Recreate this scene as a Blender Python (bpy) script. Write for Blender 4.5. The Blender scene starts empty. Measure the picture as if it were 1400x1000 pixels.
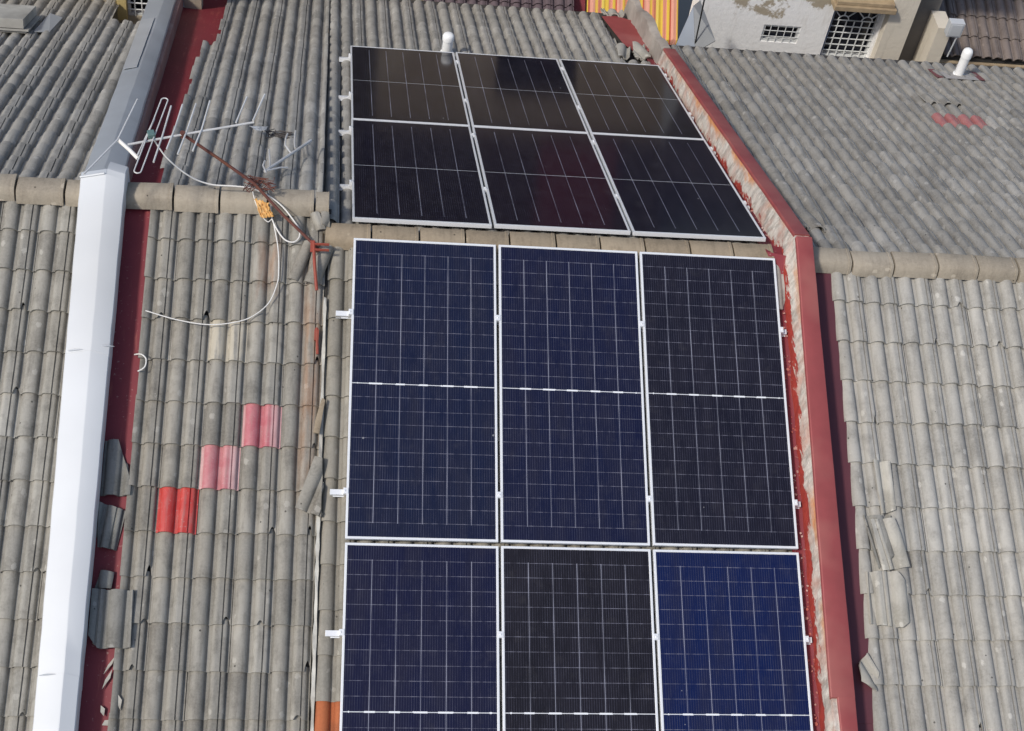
import bpy, bmesh, math, random
from mathutils import Vector, Matrix
S = bpy.context.scene
COL = S.collection
rad = math.radians

# ------------------------------------------------------------------ camera
cam_d = bpy.data.cameras.new('camera')
cam = bpy.data.objects.new('camera', cam_d)
COL.objects.link(cam)
cam_d.sensor_width = 36.0
cam_d.lens = 52.925
cam_d.clip_start = 0.1
cam_d.clip_end = 2000
cam.matrix_world = Matrix([[0.990854, -0.037369, -0.129659, -0.27082], [-0.057955, 0.749889, -0.65902, -8.73465], [0.121857, 0.660508, 0.740865, 8.36129], [0, 0, 0, 1]])
S.camera = cam

# ------------------------------------------------------------------ light
SUN_EL, SUN_AZ = rad(47), rad(-126)      # azimuth clockwise from +Y (away from the camera)
world = bpy.data.worlds.new('World')
S.world = world
world.use_nodes = True
wn = world.node_tree
sky = wn.nodes.new('ShaderNodeTexSky')
sky.sky_type = 'NISHITA'
sky.sun_disc = False
sky.sun_elevation = SUN_EL
sky.sun_rotation = SUN_AZ
sky.air_density = 1.0
sky.dust_density = 2.0
bg = wn.nodes['Background']
wn.links.new(sky.outputs[0], bg.inputs[0])
bg.inputs[1].default_value = 0.135
sun_d = bpy.data.lights.new('sun', 'SUN')
sun_d.energy = 2.5
sun_d.angle = rad(5)
sun_d.color = (1.0, 0.95, 0.87)
sun = bpy.data.objects.new('sun', sun_d)
COL.objects.link(sun)
sd = Vector((math.sin(SUN_AZ) * math.cos(SUN_EL), math.cos(SUN_AZ) * math.cos(SUN_EL), math.sin(SUN_EL)))
sun.rotation_euler = sd.to_track_quat('Z', 'Y').to_euler()
S.view_settings.view_transform = 'Standard'
S.view_settings.look = 'None'
S.view_settings.exposure = 0.10
S.view_settings.gamma = 1.0

# ------------------------------------------------------------------ mesh helpers
class MB:
    def __init__(s):
        s.v = []; s.f = []; s.attr = []; s.vat = {}
    def add(s, verts, faces, a=0.5):
        o = len(s.v)
        s.v += [tuple(p) for p in verts]
        for f in faces:
            s.f.append(tuple(i + o for i in f)); s.attr.append(a)
        return o
    def box(s, c, d, ax=None, a=0.5):
        """box: centre, full sizes, optional axes matrix"""
        c = Vector(c); ax = ax or Matrix.Identity(3)
        vs = []
        for k in (-1, 1):
            for j in (-1, 1):
                for i in (-1, 1):
                    vs.append(c + ax @ Vector((i*d[0]/2, j*d[1]/2, k*d[2]/2)))
        s.add(vs, [(0,2,3,1),(4,5,7,6),(0,1,5,4),(2,6,7,3),(0,4,6,2),(1,3,7,5)], a)
    def tube(s, pts, r, seg=8, caps=True, a=0.5):
        pts = [Vector(p) for p in pts]
        n = len(pts)
        rr = r if isinstance(r, (list, tuple)) else [r]*n
        rings = []
        up = None
        for i, p in enumerate(pts):
            t = (pts[min(i+1, n-1)] - pts[max(i-1, 0)]).normalized()
            if up is None:
                up = t.orthogonal().normalized()
            up = (up - t*up.dot(t))
            up = up.normalized() if up.length > 1e-6 else t.orthogonal().normalized()
            b = t.cross(up)
            rings.append([p + (up*math.cos(q) + b*math.sin(q))*rr[i] for q in [2*math.pi*k/seg for k in range(seg)]])
        s.loft(rings, True, caps, a)
    def loft(s, rings, closed=True, caps=True, a=0.5):
        n = len(rings[0])
        vs = [p for r in rings for p in r]
        fs = []
        for i in range(len(rings)-1):
            for j in range(n if closed else n-1):
                k = (j+1) % n
                fs.append((i*n+j, i*n+k, (i+1)*n+k, (i+1)*n+j))
        if caps and closed:
            fs.append(tuple(range(n-1, -1, -1)))
            fs.append(tuple((len(rings)-1)*n + j for j in range(n)))
        s.add(vs, fs, a)
    def prism(s, poly, n, a=0.5):
        """polygon (list of points) extruded by vector n"""
        n = Vector(n); k = len(poly)
        vs = [Vector(p) for p in poly] + [Vector(p)+n for p in poly]
        fs = [tuple(range(k)), tuple(range(2*k-1, k-1, -1))]
        for i in range(k):
            j = (i+1) % k
            fs.append((i, i+k, j+k, j))
        s.add(vs, fs, a)
    def build(s, name, m, parent=None, smooth=False, bevel=0, angle=40, fixn=True):
        o0 = Vector((0,0,0))
        if parent is not None:
            o0 = ROOTLOC.get(parent.name, Vector((0,0,0)))
        me = bpy.data.meshes.new(name)
        me.from_pydata([tuple(Vector(p)-o0) for p in s.v], [], s.f)
        at = me.attributes.new('tint', 'FLOAT', 'FACE')
        at.data.foreach_set('value', s.attr)
        if s.vat:
            av = me.attributes.new('hh', 'FLOAT', 'POINT')
            av.data.foreach_set('value', [s.vat.get(i, 0.0) for i in range(len(s.v))])
        if fixn:
            bm = bmesh.new(); bm.from_mesh(me)
            bmesh.ops.recalc_face_normals(bm, faces=bm.faces)
            bm.to_mesh(me); bm.free()
        if m: me.materials.append(m)
        o = bpy.data.objects.new(name, me)
        COL.objects.link(o)
        if smooth:
            for p in me.polygons: p.use_smooth = True
            try: me.set_sharp_from_angle(angle=rad(angle))
            except Exception: pass
        if bevel:
            b = o.modifiers.new('bevel', 'BEVEL'); b.width = bevel; b.segments = 2; b.limit_method = 'ANGLE'
        if parent is not None:
            o.parent = parent
            ROOTLOC[o.name] = o0
        return o
ROOTLOC = {}
def tag(o, label, cat, group=None, kind=None):
    if label: o['label'] = label
    if cat: o['category'] = cat
    if group: o['group'] = group
    if kind: o['kind'] = kind
    return o
def thing(name, label, cat, loc=(0,0,0), group=None):
    o = bpy.data.objects.new(name, None)
    o.empty_display_size = 0.2
    COL.objects.link(o)
    o.location = loc
    ROOTLOC[o.name] = Vector(loc)
    return tag(o, label, cat, group)
def single(name, mb, m, label, cat, loc, group=None, **kw):
    """a thing that is one mesh, its origin at loc"""
    t = mb.build(name, m, None, **kw)
    loc = Vector(loc)
    t.data.transform(Matrix.Translation(-loc)); t.location = loc
    return tag(t, label, cat, group)
def copy_tree(o, parent=None):
    c = o.copy(); COL.objects.link(c)
    if parent is not None: c.parent = parent
    for ch in list(o.children): copy_tree(ch, c)
    return c

# ------------------------------------------------------------------ node helpers
def newmat(name):
    m = bpy.data.materials.new(name); m.use_nodes = True
    nt = m.node_tree
    return m, nt, nt.nodes['Principled BSDF']
def nd(nt, t, ins=None, **pr):
    n = nt.nodes.new(t)
    for k, v in pr.items(): setattr(n, k, v)
    for k, v in (ins or {}).items(): put(nt, n.inputs[k], v)
    return n
def put(nt, sock, v):
    if isinstance(v, bpy.types.NodeSocket): nt.links.new(v, sock)
    elif isinstance(v, (tuple, list)) and len(v) == 3 and sock.type == 'RGBA': sock.default_value = (*v, 1)
    else: sock.default_value = v
def mth(nt, op, a, b=None, c=None, clamp=False):
    n = nt.nodes.new('ShaderNodeMath'); n.operation = op; n.use_clamp = clamp
    for i, v in enumerate((a, b, c)):
        if v is not None: put(nt, n.inputs[i], v)
    return n.outputs[0]
def mix(nt, f, a, b, mode='MIX'):
    n = nt.nodes.new('ShaderNodeMix'); n.data_type = 'RGBA'; n.blend_type = mode
    put(nt, n.inputs[0], f); put(nt, n.inputs[6], a); put(nt, n.inputs[7], b)
    return n.outputs[2]
def noise(nt, vec, scale, detail=4, rough=.55, dist=0):
    n = nd(nt, 'ShaderNodeTexNoise', {'Scale': scale, 'Detail': detail, 'Roughness': rough, 'Distortion': dist})
    if vec is not None: nt.links.new(vec, n.inputs['Vector'])
    return n.outputs[0]
def step(nt, x, lo, hi):
    n = nt.nodes.new('ShaderNodeMapRange'); n.clamp = True
    put(nt, n.inputs[0], x); n.inputs[1].default_value = lo; n.inputs[2].default_value = hi
    return n.outputs[0]
def scaled(nt, vec, sc):
    n = nt.nodes.new('ShaderNodeMapping'); n.inputs['Scale'].default_value = sc
    nt.links.new(vec, n.inputs['Vector'])
    return n.outputs[0]
def ocoord(nt): return nt.nodes.new('ShaderNodeTexCoord').outputs['Object']
def bump(nt, b, h, strength=.3, dist=.01):
    n = nd(nt, 'ShaderNodeBump', {'Strength': strength, 'Distance': dist, 'Height': h})
    nt.links.new(n.outputs[0], b.inputs['Normal'])
def plain(name, col, rough=.6, metal=0.0, var=.15, scale=8.0, dirt=None, dirt_amt=.35, bmp=.1):
    """weathered plain material"""
    m, nt, b = newmat(name)
    v = ocoord(nt)
    n1 = noise(nt, v, scale, 5); n2 = noise(nt, v, scale*.23, 3)
    c = mix(nt, n1, tuple(x*(1-var) for x in col), tuple(min(1, x*(1+var)) for x in col))
    if dirt:
        c = mix(nt, mth(nt, 'MULTIPLY', step(nt, n2, .45, .75), dirt_amt), c, dirt)
    nt.links.new(c, b.inputs['Base Color'])
    b.inputs['Roughness'].default_value = rough; b.inputs['Metallic'].default_value = metal
    if bmp: bump(nt, b, n1, bmp, .005)
    return m

def tile_mat(name, base, warm, dark, dirt=.5, rust=None, patches=0.0):
    """weathered concrete roof tile: per-tile tone, blotches, streaks down the slope, lichen specks"""
    m, nt, b = newmat(name)
    v = ocoord(nt)
    t = nd(nt, 'ShaderNodeAttribute', attribute_name='tint').outputs['Fac']
    vs = scaled(nt, v, (9, 1.2, 1.2))
    n_big = noise(nt, v, .9, 4); n_mid = noise(nt, v, 6, 5, .65); n_fine = noise(nt, v, 55, 4, .7)
    n_str = noise(nt, vs, 2.2, 4, .6)
    c = mix(nt, t, tuple(x*.66 for x in base), tuple(min(1, x*1.28) for x in base))
    c = mix(nt, step(nt, n_big, .38, .72), c, warm)
    c = mix(nt, mth(nt, 'MULTIPLY', step(nt, n_str, .48, .75), dirt), c, dark)
    c = mix(nt, mth(nt, 'MULTIPLY', step(nt, n_mid, .50, .74), dirt*.9), c, tuple(x*.75 for x in dark))
    c = mix(nt, mth(nt, 'MULTIPLY', step(nt, noise(nt, scaled(nt, v, (1, .6, .6)), 2.6, 5, .65), .52, .72), dirt*.7), c, dark)
    c = mix(nt, mth(nt, 'MULTIPLY', step(nt, n_fine, .35, .75), .35), c, tuple(min(1, x*1.35) for x in base))
    vor = nd(nt, 'ShaderNodeTexVoronoi', {'Scale': 7.0}); nt.links.new(v, vor.inputs['Vector'])
    spot = mth(nt, 'LESS_THAN', vor.outputs['Distance'], .055)
    c = mix(nt, mth(nt, 'MULTIPLY', spot, .8), c, tuple(x*.35 for x in dark))
    vor2 = nd(nt, 'ShaderNodeTexVoronoi', {'Scale': 5.0}); nt.links.new(scaled(nt, v, (1.3, 1, 1.7)), vor2.inputs['Vector'])
    lich = mth(nt, 'MULTIPLY', mth(nt, 'LESS_THAN', mth(nt, 'ADD', vor2.outputs['Distance'], mth(nt, 'MULTIPLY', n_fine, .30)), .285), .5)
    c = mix(nt, lich, c, tuple(min(1, x*1.55) for x in base))
    # pale cement patches on tiles whose tone is at the very top of the range
    patch = mth(nt, 'MULTIPLY', step(nt, t, 1.05, 1.2), mth(nt, 'MULTIPLY', step(nt, n_str, .40, .5), patches))
    c = mix(nt, patch, c, (base[0]*1.9, base[1]*1.8, base[2]*1.6))
    if rust:
        for (rx, ry, rw, rl) in rust:
            sx = nd(nt, 'ShaderNodeSeparateXYZ', {0: v})
            dx = mth(nt, 'DIVIDE', mth(nt, 'ABSOLUTE', mth(nt, 'SUBTRACT', sx.outputs[0], rx)), rw)
            dy = mth(nt, 'DIVIDE', mth(nt, 'ABSOLUTE', mth(nt, 'SUBTRACT', sx.outputs[1], ry)), rl)
            d = mth(nt, 'SUBTRACT', 1.15, mth(nt, 'MAXIMUM', dx, dy))
            k = mth(nt, 'MULTIPLY', mth(nt, 'MULTIPLY', step(nt, d, 0, .8), step(nt, n_str, .35, .6)), .3)
            c = mix(nt, k, c, (.42, .17, .05))
    nt.links.new(c, b.inputs['Base Color'])
    b.inputs['Roughness'].default_value = .85
    b.inputs['Specular IOR Level'].default_value = .25
    h = mth(nt, 'ADD', mth(nt, 'MULTIPLY', n_fine, .6), n_mid)
    bump(nt, b, h, .35, .006)
    return m

# ------------------------------------------------------------------ roof frame
A = 0.35900                 # pitch of every roof slope
CA, SA = math.cos(A), math.sin(A)
YR = 0.0761                 # ridge line of the panel house and the right house runs along X at this Y
Z0 = (YR, -0.1084)          # frame of a roof: ridge Y and the height of its tile valleys at the apex
ZL = (YR+.262, -0.1084+.098, .389)  # the two houses on the left have their ridge further back and so a little higher
def RN(x, s, h=0.0, z=Z0):  # near (camera) slope: s<0 towards the camera
    return Vector((x, z[0] + s*CA - h*SA, z[1] + s*SA + h*CA))
def RF(x, s, h=0.0, z=Z0):  # far slope: s>0 away from the camera
    q = z[2] if len(z) > 2 else A
    return Vector((x, z[0] + s*math.cos(q) + h*math.sin(q), z[1] - s*math.sin(q) + h*math.cos(q)))
def RV(x, s, h=0.0, z=Z0):  # either slope, h measured vertically
    q = z[2] if len(z) > 2 and s > 0 else A
    return Vector((x, z[0] + s*math.cos(q), z[1] - abs(s)*math.sin(q) + h))

# ------------------------------------------------------------------ tiles
TH = 0.046
def prof(u):
    """interlocking tile, u 0..1 across: a broad roll, then a narrower roll with a lapped strip beside it"""
    if .045 <= u <= .435:
        t = abs((u-.045)/.39*2-1)
        return TH*max(0.0, 1-t**2.2)**.64
    if .535 <= u <= .78:
        t = (u-.535)/.245*2-1
        k = max(0.0, 1-abs(t)**2.2)**.64 if t < .35 else (1-.35**2.2)**.64 - (t-.35)*.16
        return TH*.96*k
    if .78 < u < .815: return TH*.50
    if .815 <= u <= .935:
        t = (u-.815)/.12
        return TH*(.78-.14*t)*max(0.0, 1-max(0, t)**5)**.6
    return -.003
US = [0, .02, .044, .045, .052, .07, .10, .14, .19, .24, .29, .34, .38, .41, .428, .435, .436, .485, .534, .535, .542, .56, .585, .62, .6575, .69, .73, .765, .779, .784, .810, .816, .84, .87, .90, .920, .930, .935, .936, .97, 1.0]
def add_tile(mb, P, x0, w, d, ln, sgn, rnd, umin=0, umax=1, tint=None, z=Z0, raise_=.029, thick=.023, chip=None, base=0.0):
    """P = RN / RF; lower edge at slope distance d from the ridge, ln long"""
    us = [u for u in US if umin < u < umax]
    us = [umin] + us + [umax]
    dx = rnd.uniform(-.003, .003); dd = rnd.uniform(-.006, .006); dz = rnd.uniform(-.0015, .0025); sk = rnd.uniform(-.004, .004)
    if tint is None:
        tint = min(1.0, max(0.0, rnd.gauss(.5, .22)))
        if rnd.random() < .025: tint = rnd.uniform(1.05, 1.25)
    top, mid, bot, fr = [], [], [], []
    for u in us:
        p = prof(u) + base
        x = x0 + u*w + dx
        e = d + dd + sk*(u-.5)*2
        if chip and chip[0] < u < chip[1]:
            e -= chip[2]*(1-abs((u-chip[0])/(chip[1]-chip[0])*2-1)**2)
        top.append(P(x, sgn*(d-ln), p + dz - .004, z))
        mid.append(P(x, sgn*(e-.035), p + dz + raise_*.9, z))
        bot.append(P(x, sgn*e, p + dz + raise_ - .002, z))
        fr.append(P(x, sgn*(e-.002), p + dz + raise_ - thick - .002, z))
    n = len(us)
    fs = []
    for i in range(n-1):
        fs.append((i, i+1, n+i+1, n+i)); fs.append((n+i, n+i+1, 2*n+i+1, 2*n+i))
    if sgn < 0: fs = [f[::-1] for f in fs]
    # P(near) has s increasing upwards, so the winding differs between slopes
    mb.add(top+mid+bot, fs, tint)
    fs = [(i, i+1, n+i+1, n+i) for i in range(n-1)]
    if sgn < 0: fs = [f[::-1] for f in fs]
    mb.add(bot+fr, fs, tint)
def roof_tiles(side, xb, w, xmin, xmax, d0, pitch, rows, z, seed, skip=(), edge=None, chips=.11):
    """xb = a tile boundary in x; tiles fill xmin..xmax, rows lower edges at d0 + k*pitch"""
    mb = MB(); rnd = random.Random(seed)
    P, sgn = (RN, -1) if side == 'n' else (RF, 1)
    k0 = math.floor((xmin-xb)/w); k1 = math.ceil((xmax-xb)/w)
    for r in range(rows):
        d = d0 + r*pitch
        xl = xmin + (edge[0](r, rnd) if edge else 0); xr = xmax + (edge[1](r, rnd) if edge else 0)
        for k in range(k0, k1):
            x0 = xb + k*w
            umin = max(0, (xl-x0)/w); umax = min(1, (xr-x0)/w)
            if umax-umin < .05: continue
            if (k, r) in skip: rnd.random(); continue
            chip = None
            if rnd.random() < chips:
                a = rnd.choice((.80, .78, .62, .82, .84)); chip = (a, min(1, a+rnd.uniform(.12, .22)), rnd.uniform(.025, .085))
            add_tile(mb, P, x0, w, d, min(pitch+.045, d-.0), sgn, rnd, umin, umax, z=z, chip=chip)
    return mb
def deck(mb, side, x0, x1, d0, d1, z, h=-.012):
    P, sgn = (RN, -1) if side == 'n' else (RF, 1)
    mb.prism([P(x0, sgn*d0, h, z), P(x1, sgn*d0, h, z), P(x1, sgn*d1, h, z), P(x0, sgn*d1, h, z)], (0, 0, -.05))
def ridge_tiles(root, x0, x1, z, m, seed, pitch=.372):
    rnd = random.Random(seed)
    q_ = .25 if m is M_ridgeM else 1.0      # the panels keep the middle ridge straight
    x = x0
    crest = z[1] + TH + (.002 if q_ == 1 else -.010)
    z = (z[0] + (0 if q_ == 1 else .022), z[1])
    sec = [(-.122, -.050), (-.112, .0), (-.094, .040), (-.072, .058), (0, .063), (.072, .058), (.094, .040), (.112, .0), (.122, -.050)]
    while x < x1 - .05:
        L = min(pitch*rnd.uniform(.96, 1.04), x1-x)
        mb = MB()
        dz = rnd.uniform(-.008, .010)*q_; ry = rnd.uniform(-.012, .012)*q_; sl = rnd.uniform(-.010, .012)*q_
        rings = []
        for t, g in ((0, .97), (.02, 1.0), (.5, 1.0), (.93, 1.0), (.94, 1.035), (1.0, 1.03)):
            xx = x + .008 + (L-.016)*t
            rings.append([Vector((xx, z[0]+ry+p*g, crest+dz+sl*t+(q+.05)*g-.05)) for p, q in sec])
        mb.loft(rings, True, True, min(1, max(0, rnd.gauss(.5, .25))))
        mb.build('ridge_tile', m, root, smooth=True, angle=45)
        x += L

# ------------------------------------------------------------------ materials
M_tileL = tile_mat('tile_grey_brown', (.285, .270, .236), (.262, .238, .196), (.105, .095, .080), .72,
                   patches=.75, rust=[(-.66+1.02, -.30, .09, .26), (-.30+1.02, -1.1, .10, 1.0)])
M_tileLL = tile_mat('tile_grey_left', (.305, .292, .258), (.280, .260, .220), (.115, .105, .090), .7)
M_tileM = tile_mat('tile_grey_middle', (.27, .255, .22), (.25, .225, .18), (.12, .11, .09), .55)
M_tileR = tile_mat('tile_pale_grey', (.365, .353, .322), (.345, .325, .285), (.160, .150, .134), .65)
M_tileFar = tile_mat('tile_far_grey', (.325, .313, .285), (.30, .28, .245), (.13, .123, .112), .7)
M_tileFarR = tile_mat('tile_far_right_grey', (.285, .276, .256), (.268, .252, .222), (.12, .114, .106), .7)
M_ridge = tile_mat('ridge_tile_buff', (.335, .295, .235), (.29, .245, .185), (.15, .125, .095), .5)
M_ridgeM = tile_mat('ridge_tile_brown', (.30, .245, .175), (.26, .205, .14), (.12, .095, .065), .55)
M_brown_tile = tile_mat('tile_brown', (.20, .165, .148), (.18, .15, .135), (.075, .062, .057), .5)
M_deck = plain('roof_deck_dark', (.05, .045, .04), .95)
M_wall = plain('house_wall', (.55, .52, .46), .9, dirt=(.25, .22, .18))

# ------------------------------------------------------------------ ground
mb = MB(); mb.add([(-400, -400, -7.2), (400, -400, -7.2), (400, 400, -7.2), (-400, 400, -7.2)], [(0, 1, 2, 3)])
tag(mb.build('ground', plain('ground_concrete', (.22, .21, .19), .95, scale=.6, dirt=(.1, .09, .08)), None), None, None, kind='structure')

# ------------------------------------------------------------------ the four terraced houses
def house_body(root, x0, x1, z, dn, df):
    mb = MB()
    zb = -7.19
    y, z = z[0], z[1]
    yn = y - (dn-.35)*CA; yf = y + (df-.35)*CA
    pr = [(x0, yn, zb), (x0, yn, z-(dn-.35)*SA-.10), (x0, y, z-.10), (x0, yf, z-(df-.35)*SA-.28), (x0, yf, zb)]
    mb.prism(pr, (x1-x0, 0, 0))
    mb.build('wall', M_wall, root)
def no_edge(r, rnd): return 0.0
def house(label, x0, x1, z, dn, df, near, far, mnear, mfar, mridge, rx0, rx1, seed, xf0=None, xf1=None, xb1=None):
    root = thing('terraced_house', label, 'house', ((x0+x1)/2, YR, -7.19), 'row of terraced houses')
    near.build('roof_slope', mnear, root, smooth=True, angle=38, fixn=False)
    far.build('roof_slope', mfar, root, smooth=True, angle=38, fixn=False)
    mb = MB(); deck(mb, 'n', x0, x1, .0, dn, z); deck(mb, 'f', x0 if xf0 is None else xf0, x1 if xf1 is None else xf1, .003, df, z)
    mb.build('roof_deck', M_deck, root)
    house_body(root, x0+.006, (x1 if xb1 is None else xb1)-.006, z, dn, df)
    ridge_tiles(root, rx0, rx1, z, mridge, seed)
    return root
jit = lambda a: (lambda r, rnd: rnd.uniform(-a, a))
# leftmost house
n1 = roof_tiles('n', -2.16, .290, -5.6, -2.05, .36-.02, .338, 17, ZL, 11)
f1 = roof_tiles('f', -2.10, .300, -5.6, -2.08, .36, .340, 20, ZL, 12, edge=(no_edge, lambda r, q: -.030*r*.34-(.42 if r > 15 else 0)))
house('grey tiled house at the far left, left of the white metal capping', -5.6, -1.87, ZL, 6.0, 5.55, n1, f1, M_tileLL, M_tileFar, M_ridge, -5.6, -2.10, 13)
# house under the aerial
n2 = roof_tiles('n', -.22, .290, -1.603, -.215, .36, .338, 17, ZL, 21, skip={(-2, 5), (-3, 6), (-4, 7)}, edge=(jit(.008), no_edge), chips=.22)
f2 = roof_tiles('f', -.17, .298, -1.590, -.262, .36, .340, 22, ZL, 22, edge=(lambda r, q: q.uniform(-.03, .03)+(.0 if r < 14 else .12), no_edge))
H2 = house('narrow tiled house below the aerial, red and pink tiles let into its roof', -1.86, -.185, ZL, 6.0, 7.6, n2, f2, M_tileL, M_tileFar, M_ridge, -1.81, -.20, 24, xf1=-.264, xb1=-.27)
# house carrying the solar panels
n3 = roof_tiles('n', -.195, .290, -.20, 3.46, .36, .330, 17, Z0, 31)
f3 = roof_tiles('f', -.125, .298, -.120, 3.46, .36, .340, 22, Z0, 32, edge=(no_edge, lambda r, q: q.uniform(-.02, .02)-(.0 if r < 16 else .30)))
house('house in the middle whose grey tiled roof carries the solar panels', -.180, 3.62, Z0, 5.9, 7.8, n3, f3, M_tileM, M_tileFar, M_ridgeM, -.235, 3.47, 34, xf0=-.258)
# bridging column of tiles over the small step between the two roofs
ZV = (YR+.131, Z0[1]+.055, .3745)
vt = roof_tiles('f', -.262, .290, -.262, -.122, .36, .340, 22, ZV, 33, chips=0)
vt.build('verge_tiles', M_tileFar, bpy.data.objects['terraced_house.002'], smooth=True, angle=38, fixn=False)
# right house
n4 = roof_tiles('n', 3.945, .299, 3.945, 11.0, .36, .350, 16, Z0, 41)
f4 = roof_tiles('f', 3.65, .299, 3.80, 11.0, .36, .345, 18, Z0, 42, skip={(9, 11), (10, 11)}, edge=(lambda r, q: -.02*r*.35, no_edge))
house('pale grey tiled house at the right with broken tiles lying on it', 3.632, 11.0, Z0, 5.9, 6.5, n4, f4, M_tileR, M_tileFarR, M_ridge, 3.765, 11.0, 44)
# ------------------------------------------------------------------ copings and gutters along the party walls
def lerp(a, b, t): return a + (b-a)*t
M_white_metal = plain('white_painted_metal', (.61, .625, .635), .45, 0.0, .06, 2.2, dirt=(.44, .44, .43), dirt_amt=.75, bmp=.25)
M_galv = plain('galvanised_sheet', (.42, .45, .48), .42, .25, .14, 3.0, dirt=(.22, .23, .24), dirt_amt=.5, bmp=.15)
M_galv_light = plain('galvanised_sheet_light', (.47, .49, .51), .42, .3, .12, 3.0, dirt=(.3, .31, .32), dirt_amt=.4)
M_red_cap = plain('red_painted_metal', (.27, .056, .055), .6, 0.0, .20, 7.0, dirt=(.36, .135, .11), dirt_amt=.8, bmp=.25)
def gutter_mat():
    m, nt, b = newmat('maroon_gutter_paint')
    v = ocoord(nt)
    n1 = noise(nt, v, 3, 5); n2 = noise(nt, scaled(nt, v, (14, 1.5, 1.5)), 2, 5, .65); n3 = noise(nt, v, 40, 3)
    c = mix(nt, n1, (.15, .014, .022), (.24, .030, .040))
    c = mix(nt, step(nt, n2, .58, .75), c, (.30, .075, .06))
    c = mix(nt, mth(nt, 'MULTIPLY', step(nt, n3, .66, .72), .6), c, (.42, .28, .24))
    nt.links.new(c, b.inputs['Base Color']); b.inputs['Roughness'].default_value = .6
    bump(nt, b, n1, .2, .01)
    return m
M_gutter = gutter_mat()
def maroon_mat():
    m, nt, b = newmat('maroon_flashing_paint')
    v = ocoord(nt)
    n1 = noise(nt, v, 4, 4)
    nt.links.new(mix(nt, n1, (.070, .016, .026), (.105, .022, .032)), b.inputs['Base Color'])
    b.inputs['Roughness'].default_value = .55
    return m
M_maroon = maroon_mat()
def peel_mat():
    """old party wall: red paint left near the foot, pale bare render, rust under the cap"""
    m, nt, b = newmat('peeling_party_wall')
    v = ocoord(nt)
    h = nd(nt, 'ShaderNodeAttribute', attribute_name='hh').outputs['Fac']
    sx = nd(nt, 'ShaderNodeSeparateXYZ', {0: v})
    n1 = noise(nt, scaled(nt, v, (4, 1.2, 4)), 2.6, 6, .7); n2 = noise(nt, v, 22, 5, .7); n3 = noise(nt, v, 1.3, 3)
    n4 = noise(nt, scaled(nt, v, (6, 5, 1)), 3, 5, .65)
    c = mix(nt, n2, (.44, .395, .34), (.72, .67, .60))
    c = mix(nt, mth(nt, 'MULTIPLY', step(nt, n4, .44, .62), .75), c, (.27, .235, .20))
    c = mix(nt, mth(nt, 'MULTIPLY', step(nt, noise(nt, v, 5, 4), .46, .66), .75), c, (.47, .27, .21))
    red = mix(nt, n2, (.20, .018, .016), (.42, .05, .03))
    k = mth(nt, 'ADD', h, mth(nt, 'MULTIPLY', mth(nt, 'SUBTRACT', n1, .5), 1.5))
    kk = mth(nt, 'SUBTRACT', k, mth(nt, 'MULTIPLY', step(nt, mth(nt, 'MULTIPLY', sx.outputs[1], -1.0), -.4, .6), .22))
    c = mix(nt, mth(nt, 'SUBTRACT', 1.0, step(nt, kk, .19, .27)), c, red)
    rust = mix(nt, n2, (.50, .16, .04), (.62, .30, .12))
    kr = mth(nt, 'ADD', h, mth(nt, 'MULTIPLY', mth(nt, 'SUBTRACT', n1, .45), -1.0))
    zone = step(nt, n3, .46, .60)
    c = mix(nt, mth(nt, 'MULTIPLY', step(nt, kr, .60, .85), zone), c, rust)
    nt.links.new(c, b.inputs['Base Color']); b.inputs['Roughness'].default_value = .9
    bump(nt, b, mth(nt, 'ADD', n2, k), .5, .02)
    return m
M_peel = peel_mat()
M_oldrender = plain('old_grey_render', (.36, .32, .28), .95, 0, .25, 9, dirt=(.17, .14, .12), dirt_amt=.7, bmp=.5)
M_brownrender = plain('brown_render', (.27, .15, .13), .95, 0, .3, 10, dirt=(.36, .27, .24), dirt_amt=.6, bmp=.5)
M_redsheet = plain('faded_red_sheet', (.30, .055, .055), .65, 0, .2, 7, dirt=(.40, .16, .14), dirt_amt=.6)
rg = random.Random(5)
def sweep(mb, z, stations, a=.5, hh=None, closed=True, jitter=0.0, caps=True):
    """stations: list of (s, [(x, h)...]); h measured vertically above the tile valleys"""
    rings = []
    base = len(mb.v)
    for s, sec in stations:
        j = [rg.uniform(-jitter, jitter) for _ in range(3)]
        rings.append([RV(x+j[0]*.6, s, h+j[1], z) for x, h in sec])
    mb.loft(rings, closed, caps, a)
    if hh:
        n = len(stations[0][1])
        for i in range(len(stations)):
            for k in range(n): mb.vat[base+i*n+k] = hh[k]
def frange(a, b, n): return [a+(b-a)*i/n for i in range(n+1)]

# --- left: metal clad parapet
lw = thing('metal_clad_parapet', 'metal clad parapet, white near and grey beyond the ridge, between the two left roofs', 'parapet', RV(-1.93, 0, 0, ZL))
def lcap(s):
    if s <= 0.02:
        t = min(1, -s/4.3); L = lerp(-2.14, -2.083, t); P = lerp(-1.940, -1.905, t); R_ = lerp(-1.795, -1.800, t)
    else:
        t = s/5.0; L = lerp(-2.12, -2.265, t); P = lerp(-1.96, -2.08, t); R_ = lerp(-1.82, -1.964, t)
    return L, P, R_
def lsec(s, up=0.0, lo=.05, drop=0.16):
    L, P, R_ = lcap(s)
    return [(L, lo), (L, .235+up), (L+.006, .250+up), (P-.006, .300+up), (P+.006, .300+up), (R_-.006, .250+up), (R_, .238+up), (R_, .250-drop+up)]
for s0, s1, up in ((-.05, -1.52, .004), (-1.505, -3.92, .0), (-3.905, -6.0, .004)):
    mb = MB(); sweep(mb, ZL, [(q, lsec(q, up)) for q in frange(s0, s1, 14)], jitter=.003)
    mb.build('capping_sheet', M_white_metal, lw, smooth=True, angle=25)
mb = MB()
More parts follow.
